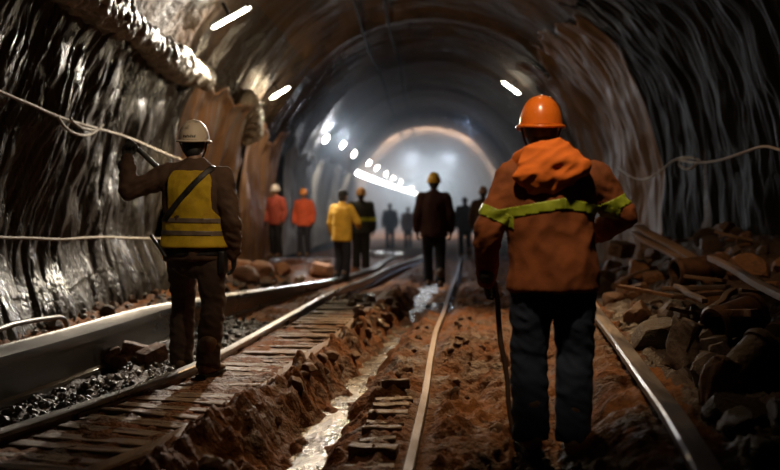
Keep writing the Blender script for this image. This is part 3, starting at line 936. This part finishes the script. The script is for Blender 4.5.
def person(label, loc, rz, J=None, h=1.8, jacket=(.1, .05, .03), trousers=(.03, .03, .04), helmet=None, cap=None, hi=False, hood=None,
           grip=(0, 0), hands=None, vest=None, stripe=None, build=1.0, hairc=True, long=.0, group=None, jmat=None):
    j = {k: Vector(v) for k, v in {**DEF, **(J or {})}.items()}
    vox = .011 if hi else .018
    P_ = empty('person', loc, rz)
    P_.scale = (h / 1.8,) * 3
    tag(P_, label, 'person', group)
    hd = j['head']; wd = build
    # --- the body, one continuous skin
    b = bmesh.new()
    ell(b, hd + Vector((0, 0, .015)), (.074, .092, .108))
    ell(b, hd + Vector((0, .03, -.055)), (.056, .062, .068))          # jaw
    tube(b, [hd + Vector((0, .093, .02)), hd + Vector((0, .106, -.012)), hd + Vector((0, .108, -.025))], [.010, .014, .016], n=8)   # nose
    for s in (-1, 1):
        ell(b, hd + Vector((s * .076, -.004, -.01)), (.012, .022, .034))   # ears
        ell(b, hd + Vector((s * .034, .072, -.028)), (.022, .018, .018))   # cheeks
        ell(b, hd + Vector((s * .03, .076, .028)), (.026, .014, .009))     # brows
        ell(b, hd + Vector((s * .031, .077, .006)), (.013, .010, .009))    # eyes
    ell(b, hd + Vector((0, .086, -.066)), (.024, .012, .007)); ell(b, hd + Vector((0, .084, -.078)), (.022, .012, .007))   # lips
    tube(b, [j['neck'] - Vector((0, 0, .08)), j['neck'], hd - Vector((0, .005, .03))], [.066, .055, .056])
    tube(b, [(0, 0, .88), (0, 0, 1.05), (0, 0, 1.25), (0, 0, 1.4), (0, 0, 1.46)], [(.15, .10), (.14, .10), (.16, .11), (.16, .10), (.09, .07)], n=20)
    for s in 'LR':
        tube(b, [j['sh' + s], j['el' + s], j['wr' + s]], [.05, .042, .032])
        tube(b, [j['hip' + s], j['knee' + s], j['ank' + s]], [.08, .055, .042])
    obj('body', fuse(b, vox if hi else .014, 2, 'body'), SKIN, P_)
    eb = bmesh.new()
    # --- hair
    if hairc:
        b = bmesh.new()
        ell(b, hd + Vector((0, -.014, .012)), (.083, .090, .112)); ell(b, hd + Vector((0, -.045, -.055)), (.062, .05, .055))
        bmesh.ops.bisect_plane(b, geom=b.verts[:] + b.edges[:] + b.faces[:], plane_co=hd + Vector((0, .028, 0)), plane_no=(0, -1, .35), clear_inner=True)
        obj('hair', b, HAIR, P_)
    eb.free()
    # --- jacket
    hem = .82 - long
    def torso(b, g=0.0, z0=hem, z1=1.53):
        T = [(.70, .215, .155), (.82, .213, .150), (.95, .205, .146), (1.08, .200, .142), (1.22, .212, .146), (1.34, .222, .146), (1.42, .200, .128), (1.475, .150, .105), (1.53, .082, .080)]
        zz = sorted(set([z0] + [t[0] for t in T if z0 < t[0] < z1] + [z1]))
        tt = np.array(T)
        lean = Vector((j['neck'].x, j['neck'].y, 0))
        tube(b, [(lean.x * max(0, (z - .95) / .55), lean.y * max(0, (z - .95) / .55), z) for z in zz],
             [(wd * float(np.interp(z, tt[:, 0], tt[:, 1])) + g, wd * float(np.interp(z, tt[:, 0], tt[:, 2])) + g) for z in zz], n=28, roundcap=False)
    b = bmesh.new(); torso(b)
    for s in 'LR':
        sh, el, wr = j['sh' + s], j['el' + s], j['wr' + s]
        tube(b, [Vector((j['neck'].x * .6, 0, sh.z + .03)), sh + Vector((-.07 if s == 'R' else .07, 0, .005))], [.07 * wd, .078 * wd], n=16)
        tube(b, [sh, sh.lerp(el, .4), el], [.086 * wd, .078 * wd, .067 * wd], n=16)
        tube(b, [el, el.lerp(wr, .5), wr.lerp(el, .06)], [.067 * wd, .061 * wd, .050], n=16)
    if not hood:
        tube(b, [(j['neck'].x, j['neck'].y, 1.49), (j['neck'].x, j['neck'].y, 1.555)], [(.078, .080), (.070, .074)], n=18, roundcap=False)
    jm = fuse(b, vox, 9 if hi else 3, 'jacket')
    if hi:
        def wr_(p):
            arm = sstep(.19, .26, np.abs(p[:, 0]))
            a = ridged(p[:, 0] * 4.2 + p[:, 2] * 1.6, p[:, 1] * 3, p[:, 2] * 2.6 - p[:, 0] * 2, 2) * .018
            c = ridged(p[:, 0] * 7, p[:, 1] * 7, p[:, 2] * 11 + np.abs(p[:, 0]) * 6, 2) * .011
            return a * (1 - arm) + c * arm + fbm(p[:, 0] * 16, p[:, 1] * 16, p[:, 2] * 12, 2) * .004 - .006
        displace(jm, wr_)
    else:
        displace(jm, lambda p: ridged(p[:, 0] * 5, p[:, 1] * 5, p[:, 2] * 6 + loc[0], 2) * .010)
    jk = obj('jacket', jm, jmat or cloth('jacket_cloth', jacket), P_)
    # --- trousers
    b = bmesh.new()
    tube(b, [(0, 0, .80), (0, 0, .86), (0, 0, .96), (0, 0, 1.05)], [(.16 * wd, .115), (.182 * wd, .128), (.178 * wd, .126), (.165 * wd, .115)], n=24)
    for s in 'LR':
        hp, kn, an = j['hip' + s], j['knee' + s], j['ank' + s]
        tube(b, [hp + Vector((0, 0, -.01)), hp.lerp(kn, .5), kn, kn.lerp(an, .45), kn.lerp(an, .85), an + (an - kn).normalized() * .03],
             [.105 * wd, .096 * wd, .082 * wd, .080 * wd, .079 * wd, .080 * wd], n=16, roundcap=False)
    tm = fuse(b, vox, 4 if hi else 2, 'trousers')
    if hi:
        displace(tm, lambda p: ridged(p[:, 0] * 6 + 4, p[:, 1] * 6, p[:, 2] * 9 + p[:, 0] * 5, 2) * .010 * (1 - .6 * sstep(.6, .9, p[:, 2])) + fbm(p[:, 0] * 14, p[:, 1] * 14, p[:, 2] * 14, 2) * .004)
    obj('trousers', tm, cloth('trouser_cloth', trousers), P_)
    # --- boots
    for s in 'LR':
        an = j['ank' + s]; d = Vector(j['toe' + s]).normalized(); kn = j['knee' + s]
        q = Vector((0, 1, 0)).rotation_difference(d).to_matrix()
        b = bmesh.new()
        tube(b, [(0, 0, .14), (0, 0, .05), (0, .0, 0)], [.062, .054, .050], n=14)
        tube(b, [(0, -.055, -.035), (0, 0, -.030), (0, .07, -.038), (0, .13, -.050), (0, .165, -.056)], [(.038, .05), (.044, .055), (.046, .045), (.046, .034), (.038, .028)], n=14)
        me = fuse(b, .009 if hi else .014, 2, 'boot')
        bt = obj('boot', me, BOOT, P_); bt.location = an
        bt.rotation_euler = q.to_euler(); bt.scale = (1.12, 1.12, 1)
        b = bmesh.new()
        out = [(-.035, -.10), (.035, -.10), (.042, -.04), (.042, .02), (.05, .09), (.045, .16), (.02, .197), (-.02, .197), (-.045, .16), (-.05, .09), (-.042, .02), (-.042, -.04)]
        lo = [b.verts.new((x, y, -.092)) for x, y in out]; up = [b.verts.new((x, y, -.066)) for x, y in out]
        b.faces.new(lo[::-1]); b.faces.new(up)
        for i in range(len(out)): b.faces.new((lo[i], lo[(i + 1) % len(out)], up[(i + 1) % len(out)], up[i]))
        obj('sole', b, SOLE, bt, smooth=False)
    # --- gloved hands
    for i, s in enumerate('LR'):
        el, wr = j['el' + s], j['wr' + s]
        o = obj('glove', HANDS[(-1 if s == 'L' else 1, grip[i])], None, P_)
        if not o.data.materials: o.data.materials.append(GLOVE)
        f, t = (hands[i] if hands and hands[i] else ((wr - el), (0, 1, .25)))
        o.location = wr; o.rotation_euler = orient(f, t).to_euler()
    # --- helmet or cap
    if helmet:
        hm = helmet if not isinstance(helmet, tuple) else mat('helmet_shell', tuple(v * .8 for v in helmet), helmet, 6, (.22, .35), .05, 40, .002, coat=.4)
        b = bmesh.new()
        c = hd + Vector((0, .004, .022)); n = 28; rings = []
        for k in range(10):
            a = k / 9 * R(88); rr = math.cos(a) ** .85
            rings.append([b.verts.new(c + Vector((.110 * rr * math.cos(2 * math.pi * q / n), .132 * rr * math.sin(2 * math.pi * q / n), .156 * math.sin(a)))) for q in range(n)])
        for r0, r1 in zip(rings, rings[1:]):
            for q in range(n): b.faces.new((r0[q], r0[(q + 1) % n], r1[(q + 1) % n], r1[q]))
        b.faces.new(rings[-1]); 
        he = obj('helmet', b, hm, P_)
        b = bmesh.new(); rings = []
        for dr, dz in ((-.006, .004), (.008, .006), (.016, .000), (.016, -.008), (.006, -.010), (-.008, -.008)):
            ring = []
            for q in range(n):
                th = 2 * math.pi * q / n; fr = max(0, math.sin(th)) ** 2; bk = max(0, -math.sin(th)) ** 2
                e = dr * (1 + 1.6 * fr + .5 * bk) if dr > 0 else dr
                ring.append(b.verts.new(c + Vector(((.110 + e) * math.cos(th), (.132 + e) * math.sin(th), dz - .012 * fr - .010 * bk))))
            rings.append(ring)
        rings.append(rings[0])
        for r0, r1 in zip(rings, rings[1:]):
            for q in range(n): b.faces.new((r0[q], r0[(q + 1) % n], r1[(q + 1) % n], r1[q]))
        obj('brim', b, hm, he)
        b = bmesh.new()
        for x in (-.042, 0, .042):
            k0 = math.sqrt(max(0, 1 - (x / .110) ** 2))
            tube(b, [c + Vector((x, .126 * k0 * math.cos(a), .154 * k0 ** .9 * math.sin(a))) for a in np.linspace(R(22), R(158), 12)], [(.008, .006)] * 12, n=8)
        obj('ridge', b, hm, he)
        if hi:
            b = bmesh.new()
            for s in (-1, 1):
                tube(b, [c + Vector((s * .102, -.02, 0)), hd + Vector((s * .082, .01, -.05)), hd + Vector((s * .03, .06, -.135))], [.006, .006, .006], n=6)
            obj('chin_strap', b, M['iron'], he)
    if cap:
        b = bmesh.new()
        ell(b, hd + Vector((0, -.005, .055)), (.088, .106, .075)); ell(b, hd + Vector((0, .10, .045)), (.07, .07, .010))
        obj('cap', fuse(b, .01, 1, 'cap'), cloth('cap_cloth', cap), P_)
    # --- hood lying on the shoulders
    if hood:
        b = bmesh.new(); nk = j['neck']
        ring = []
        for k in range(25):
            th = 2 * math.pi * k / 24
            ring.append(Vector((nk.x + .112 * math.cos(th), nk.y - .012 + .098 * math.sin(th), nk.z + .002 + .026 * -math.sin(th))))
        tube(b, ring, [.052 + .012 * max(0, -math.sin(2 * math.pi * k / 24)) for k in range(25)], ref=(0, 0, 1), n=14)
        tube(b, [(nk.x, nk.y - .13, nk.z + .02), (nk.x, nk.y - .155, nk.z - .025), (nk.x, nk.y - .155, nk.z - .085), (nk.x + .01, nk.y - .145, nk.z - .125)], [(.14, .05), (.18, .062), (.17, .052), (.11, .03)], n=20)
        hmz = fuse(b, .009, 3, 'hood')
        displace(hmz, lambda p: ridged(p[:, 0] * 3.6 + p[:, 2] * 4, p[:, 1] * 3, p[:, 2] * 7 - p[:, 0] * 4, 2) * .022 - .008)
        obj('hood', hmz, cloth('hood_cloth', hood, .85), P_)
    return P_, j, jm, jk, torso

# front worker, orange hood -------------------------------------------------
FW = (.615, 4.33, 0)
zf = gz(.53, 4.35)
ORANGE = (.62, .135, .022)
JK = mat('worn_orange_cloth', (.16, .047, .016), (.30, .085, .025), 5, (.75, .95), .4, 150, .004, spec=.25, contrast=(.3, .62))
HELM_O = mat('orange_helmet', (.80, .16, .012), (.88, .20, .02), 5, (.22, .34), .04, 40, .002, coat=.5)
Jf = dict(shL=(-.195, 0, 1.375), shR=(.20, 0, 1.375), elL=(-.330, -.03, 1.11), wrL=(-.325, .10, .85), elR=(.36, .04, 1.185), wrR=(.24, .26, 1.08),
          hipL=(-.10, 0, .93), hipR=(.105, 0, .93), kneeL=(-.115, .05, .50), ankL=(-.115, -.03, .11), kneeR=(.115, .04, .50), ankR=(.10, .0, .095), head=(-.055, .045, 1.618), neck=(-.03, 0, 1.462),
          toeL=(-.15, 1, 0), toeR=(.15, 1, 0))
# the walking stick: from the left fist down to the mud
person_args = dict(hi=True, hood=(.85, .19, .025), helmet=HELM_O, trousers=(.036, .046, .075), jmat=JK, build=1.06, grip=(1, 0), hands=[((.05, .75, -.65), (-.02, .55, .85)), None])
fw, j, jm, jk, torso = person('person in an orange hooded jacket and orange helmet, walking with a stick', (FW[0], FW[1], zf + .0), R(0), Jf, **person_args)
def strip(me, planes, m, parent, name='reflective_stripe', off=.004):
    return obj(name, band(me, planes, off), m, parent)
def between(c, n, w, extra=()):
    n = Vector(n).normalized(); c = Vector(c)
    return [(c - n * w / 2, n), (c + n * w / 2, -n)] + list(extra)
strip(jm, between((.03, 0, 1.250), (-.18, 0, 1), .050, [((-.19, 0, 0), (1, 0, .1)), ((.03, 0, 0), (-1, 0, 0))]), REFL, jk)
strip(jm, between((.03, 0, 1.250), (.18, 0, 1), .050, [((.03, 0, 0), (1, 0, 0)), ((.205, 0, 0), (-1, 0, .1))]), REFL, jk)
strip(jm, between((-.295, 0, 1.195), (.45, 0, 1), .055, [((-.205, 0, 1.2), (-1, 0, 0))]), REFL, jk)
strip(jm, between((.31, 0, 1.250), (-.45, 0, 1), .055, [((.222, 0, 1.2), (1, 0, -.2))]), REFL, jk)
b = bmesh.new()
hand_w = Vector((FW[0], FW[1], zf)) + j['wrL'] + Vector((.05, .055, -.075))
foot_w = Vector(ground_pt(514, 446, 0)); foot_w.z = gz(foot_w.x, foot_w.y)
top_w = hand_w + (hand_w - foot_w).normalized() * .07
pts = [top_w.lerp(foot_w, k / 8) + Vector((.006 * math.sin(k * 1.7), 0, 0)) for k in range(9)]
tube(b, pts, [.015 - .0003 * k for k in range(9)], n=12)
tag(obj('walking_stick', b, M['stick']), 'dark wooden walking stick planted in the mud by the orange-hooded worker', 'stick')

# left worker, white helmet, yellow vest ----------------------------------
LX, LY = -1.72, 6.33
zl = .07
BROWN = (.105, .056, .034)
HELM_W = mat('dirty_white_helmet', (.10, .065, .04), (.72, .58, .44), 7, (.35, .6), .08, 40, .002, contrast=(.33, .47))
VEST = mat('dirty_yellow_vest', (.36, .20, .012), (.62, .40, .02), 6, (.7, .9), .3, 120, .003, contrast=(.3, .55), spec=.3)
Jl = dict(shL=(-.20, .0, 1.43), elL=(-.475, -.03, 1.315), wrL=(-.50, .04, 1.565), shR=(.195, 0, 1.42), elR=(.285, -.05, 1.10), wrR=(.275, .05, .845),
          kneeL=(-.15, .24, .545), ankL=(-.165, .24, .05), toeL=(-.25, 1, -.1), hipL=(-.11, .01, .94), hipR=(.11, 0, .94), kneeR=(.135, .0, .50), ankR=(.14, -.16, .09), toeR=(.25, 1, 0), head=(-.015, .04, 1.665))
lw, j, jm, jk, torso = person('person in a white helmet and yellow vest, left arm raised with a bar', (LX, LY, zl), R(0), Jl, hi=True, jacket=BROWN, trousers=(.075, .045, .032),
                       helmet=HELM_W, grip=(1, 0), hands=[((.30, .25, .9), (-.75, .2, .55)), None], build=1.02)
b = bmesh.new()
torso(b, .016, .905, 1.475)
for s, n_ in ((-1, 'shL'), (1, 'shR')):
    pass
vm = fuse(b, .009, 3, 'vest')
displace(vm, lambda p: ridged(p[:, 0] * 4 + p[:, 2] * 2, p[:, 1] * 4, p[:, 2] * 4, 2) * .008 + .004 + .016 * (1 - sstep(.90, 1.0, p[:, 2])))
# arm holes and neck opening: cut the sides of the vest back to the shoulder blades
b = bmesh.new(); b.from_mesh(vm)
dl = [f for f in b.faces if (lambda c: (abs(c.x) > .158 - .05 * max(0, c.z - 1.40) / .1 and c.z > 1.12 + 1.2 * max(0, .212 - abs(c.x))) or c.z > 1.463 or c.z < .912)(f.calc_center_median())]
bmesh.ops.delete(b, geom=dl, context='FACES')
for _ in range(6):
    for v in [v for v in b.verts if v.is_boundary]:
        nb = [e.other_vert(v).co for e in v.link_edges if e.is_boundary]
        if len(nb) == 2: v.co = v.co * .5 + (nb[0] + nb[1]) * .25
b.to_mesh(vm); b.free()
vo = obj('vest', vm, VEST, lw)
s_ = vo.modifiers.new('thickness', 'SOLIDIFY'); s_.thickness = .006; s_.offset = -1
for zc in (1.105, 1.015):
    strip(vm, between((0, 0, zc), (.02, 0, 1), .034), REFG, vo, 'reflective_stripe', .003)
# diagonal strap and belt
stm = jm.copy()
b = bmesh.new(); torso(b, .026, .93, 1.50); stm = fuse(b, .011, 3, 'strap')
obj('shoulder_strap', band(stm, between((-.015, 0, 1.30), (-.62, 0, .55), .04, [((0, .03, 0), (0, -1, 0)), ((0, 0, 1.10), (0, 0, 1))]), .006, .006), M['iron'], lw)
b = bmesh.new(); torso(b, .012, .84, .93); bm_ = fuse(b, .012, 2, 'belt')
obj('belt', band(bm_, between((0, 0, .885), (0, 0, 1), .06), .0, .006), M['iron'], lw)
b = bmesh.new()
tube(b, [(-.30, -.05, .99), (-.20, -.115, .885), (-.175, -.13, .85)], [.012, .014, .013], n=10)
obj('belt_tool', b, M['iron'], lw)
b = bmesh.new(); box(b, (.215, -.03, .80), (.05, .13, .17), bev=.015); obj('belt_pouch', b, M['iron'], lw)
# little worn marks on the back of the helmet
he = [c for c in lw.children if c.name.startswith('helmet')][0]
b = bmesh.new(); hc = j['head'] + Vector((0, .004, .022))
for k in range(7):
    a = -math.pi / 2 + (k - 3.2) * .125
    for dx, dz, w_, h_ in ((0, .024, .005, .016), (.03, .030 - .008 * (k % 2), .004, .012)):
        aa = a + dx; r_ = 1.004 * math.cos(math.asin(dz / .156)) ** .85
        box(b, hc + Vector((.110 * r_ * math.cos(aa), .132 * r_ * math.sin(aa), dz)), (w_, .003, h_), Matrix.Rotation(aa + math.pi / 2, 3, 'Z'))
obj('lettering', b, SOLE, he, smooth=False)
# the bar in the raised hand
hw = Vector((LX, LY, zl)) + j['wrL'] + Vector((.055, .03, .075))
e0 = hw + Vector((-.06, .0, .05)); e1 = at_depth(160, 170, 6.45)
b = bmesh.new(); tube(b, [e0, hw.lerp(e1, .3), hw.lerp(e1, .7), e1], [.018, .019, .02, .021], n=12)
tag(obj('iron_bar', b, M['iron']), 'short dark bar held up by the yellow-vested worker', 'bar')

# workers further down the tunnel ------------------------------------------
def bg(label, px, foot_py, s, h, rz, **k):
    Yd = F / s; x = (px - VX) / s
    z = HC - (foot_py - VY) / s
    return person(label, (x, Yd, z), rz, h=h, **k)
WALK = dict(kneeL=(-.10, .14, .52), ankL=(-.09, .12, .12), kneeR=(.10, .0, .50), ankR=(.10, -.18, .13))
YEL = (.80, .45, .03)
bg('person in a yellow helmet and dark maroon jacket, walking away down the tunnel', 434, 288, 63, 1.80, 0, J=WALK, jacket=(.060, .022, .018), trousers=(.018, .018, .024), helmet=YEL)
yw_, jy, jmy, jky, _ = bg('person in a bright yellow jacket and dark cap beside the left rails', 342, 284, 57, 1.66, R(-35), J=dict(elR=(.30, .1, 1.17), wrR=(.2, .25, 1.1)), jacket=(.60, .33, .035), trousers=(.02, .02, .028), cap=(.02, .017, .015))
_, j2, jm2, jk2, _ = bg('person in a dark jacket with a lime stripe behind the yellow-jacketed one', 361, 271, 47, 1.74, 0, jacket=(.03, .032, .03), trousers=(.02, .02, .02), helmet=(.55, .28, .08), build=1.12)
strip(jm2, between((0, 0, 1.14), (0, 0, 1), .08), REFL, jk2, off=.006)
bg('person in a red-orange jacket and orange helmet, second from the left wall', 304, 256, 40, 1.66, R(170), jacket=(.62, .10, .035), trousers=(.02, .02, .028), helmet=(.80, .26, .03))
bg('person in a dull red jacket and pale helmet, closest to the left wall', 276, 257, 45, 1.58, R(150), jacket=(.30, .055, .03), trousers=(.02, .02, .026), helmet=(.50, .44, .36))
bg('slim person all in black far down the middle of the tunnel', 390, 249, 26.5, 1.74, R(10), jacket=(.018, .02, .024), trousers=(.015, .016, .02))
bg('person in a brown jacket far away, left of the maroon-jacketed one', 408, 249, 25, 1.70, R(-8), jacket=(.20, .09, .06), trousers=(.05, .035, .03))
bg('dark person without a helmet, right of the maroon-jacketed one', 465, 258, 35, 1.76, R(6), J=WALK, jacket=(.022, .022, .026), trousers=(.015, .016, .02))
bg('dark person half hidden by the orange-hooded worker\'s left arm', 483, 265, 42, 1.84, R(-5), jacket=(.06, .035, .022), trousers=(.018, .018, .02), helmet=(.22, .11, .05))

# ------------------------------------------------------------------ haze
b = bmesh.new(); box(b, (0, 66.5, 2.6), (8.0, 89, 6.2))
hz = bpy.data.materials.new('tunnel_haze'); hz.use_nodes = True
nt = hz.node_tree; nt.nodes.clear()
vs_ = nt.nodes.new('ShaderNodeVolumeScatter'); vs_.inputs['Color'].default_value = (.78, .88, 1, 1); vs_.inputs['Density'].default_value = .015; vs_.inputs['Anisotropy'].default_value = .35
ou = nt.nodes.new('ShaderNodeOutputMaterial'); nt.links.new(vs_.outputs[0], ou.inputs['Volume'])
tag(obj('haze', b, hz, smooth=False), 'thin bluish dust haze hanging in the far tunnel', 'haze', kind='stuff')

# ------------------------------------------------------------------ lights (unseen: crown lamps, and spots added to brighten parts)
def area(loc, target, size, watts, col, spread=180):
    l = bpy.data.lights.new('unseen_light', 'AREA'); l.energy = watts; l.color = col; l.shape = 'RECTANGLE'; l.size = size[0]; l.size_y = size[1]; l.spread = R(spread)
    o = bpy.data.objects.new('unseen_light', l); C.objects.link(o); o.location = loc
    o.rotation_euler = (Vector(target) - Vector(loc)).to_track_quat('-Z', 'Y').to_euler()
    return o
def spot(loc, target, watts, col, ang, blend=.6, r=.08):
    l = bpy.data.lights.new('unseen_light', 'SPOT'); l.energy = watts; l.color = col; l.spot_size = R(ang); l.spot_blend = blend; l.shadow_soft_size = r
    o = bpy.data.objects.new('unseen_light', l); C.objects.link(o); o.location = loc
    o.rotation_euler = (Vector(target) - Vector(loc)).to_track_quat('-Z', 'Y').to_euler()
    return o
spot((.9, 13.0, 4.7), (.15, 8.2, 0), 2700, (1, .62, .30), 42, 1.0)              # lamp at the crown beyond the walkway
spot((.6, 6.5, 5.3), (.3, 6.0, 0), 200, (1, .64, .33), 60, .9)                   # lamp at the crown above the walkway
spot((-.15, 2.2, 4.9), (.60, 4.4, 1.45), 500, (1, .78, .52), 20, .9)              # added narrow spot brightening the hood
spot((.4, 3.6, 4.4), (-1.65, 6.3, 1.4), 240, (1, .80, .55), 20, .9)              # added narrow spot on the helmeted worker's back
spot((1.0, 5.5, 4.9), (2.6, 8.6, .7), 280, (1, .62, .32), 36, .9)                 # added spot brightening the top of the rubble heap
spot((-1.9, 14.2, 4.2), (-3.9, 8.0, 2.0), 2500, (1, .90, .76), 58)             # added spot raking highlights along the left sheeting
spot((2.4, 15.5, 4.4), (3.6, 9.0, 2.4), 12, (1, .80, .60), 70)                 # unseen spot raking back along the right wall
spot((-2.3, 12.5, 4.8), (-3.4, 16.0, 1.2), 380, (1, .66, .36), 60, .8)           # unseen warm light on the brown sheets and boulders
spot((-2.8, 16.5, 4.3), (-3.2, 21.5, 1.0), 600, (1, .80, .62), 45, .8)           # added spot lighting the red-jacketed pair from the front
spot((-3.2, 16.4, 3.7), (-1.7, 15.2, 1.2), 1300, (1, .97, .92), 34, .6)           # added rim light on the yellow jacket
spot((-.6, 12.0, 4.9), (-1.5, 15.4, 1.2), 320, (1, .84, .6), 22, .8)  # added front light on the yellow jacket
for x in (-1.0, 1.0):
    spot((x, 45.5, 4.0), (x * .3, 80, 1.5), 6500, (.86, .92, 1), 115, .5, .3)     # added cold spots lighting only the far working
area((0, 80, 5.0), (0, 80, 0), (4, 50), 2200, (.88, .94, 1))  # added cold area light over the far working
spot((-2.9, 40.0, 4.3), (-1.0, 24, 0), 900, (.80, .90, 1), 70, .8, .2)           # added cool light behind the far crew
spot((-3.1, 30.0, 3.9), (-1.2, 14, 0), 1500, (.92, .95, 1), 60, .8, .2)  # added back light for glints on rails and wet stones
spot((1.5, 33.0, 4.6), (0, 22, .5), 260, (.55, .70, 1), 60, .8, .2)  # added blue spot tinting the hazy middle

w = bpy.data.worlds.new('world'); SC.world = w; w.use_nodes = True
w.node_tree.nodes['Background'].inputs[0].default_value = (.35, .45, .6, 1)
w.node_tree.nodes['Background'].inputs[1].default_value = .006

SC.view_settings.view_transform = 'Standard'
SC.view_settings.look = 'None'
SC.view_settings.gamma = 1
SC.view_settings.exposure = 0
try: SC.cycles.use_denoising = True
except Exception: pass
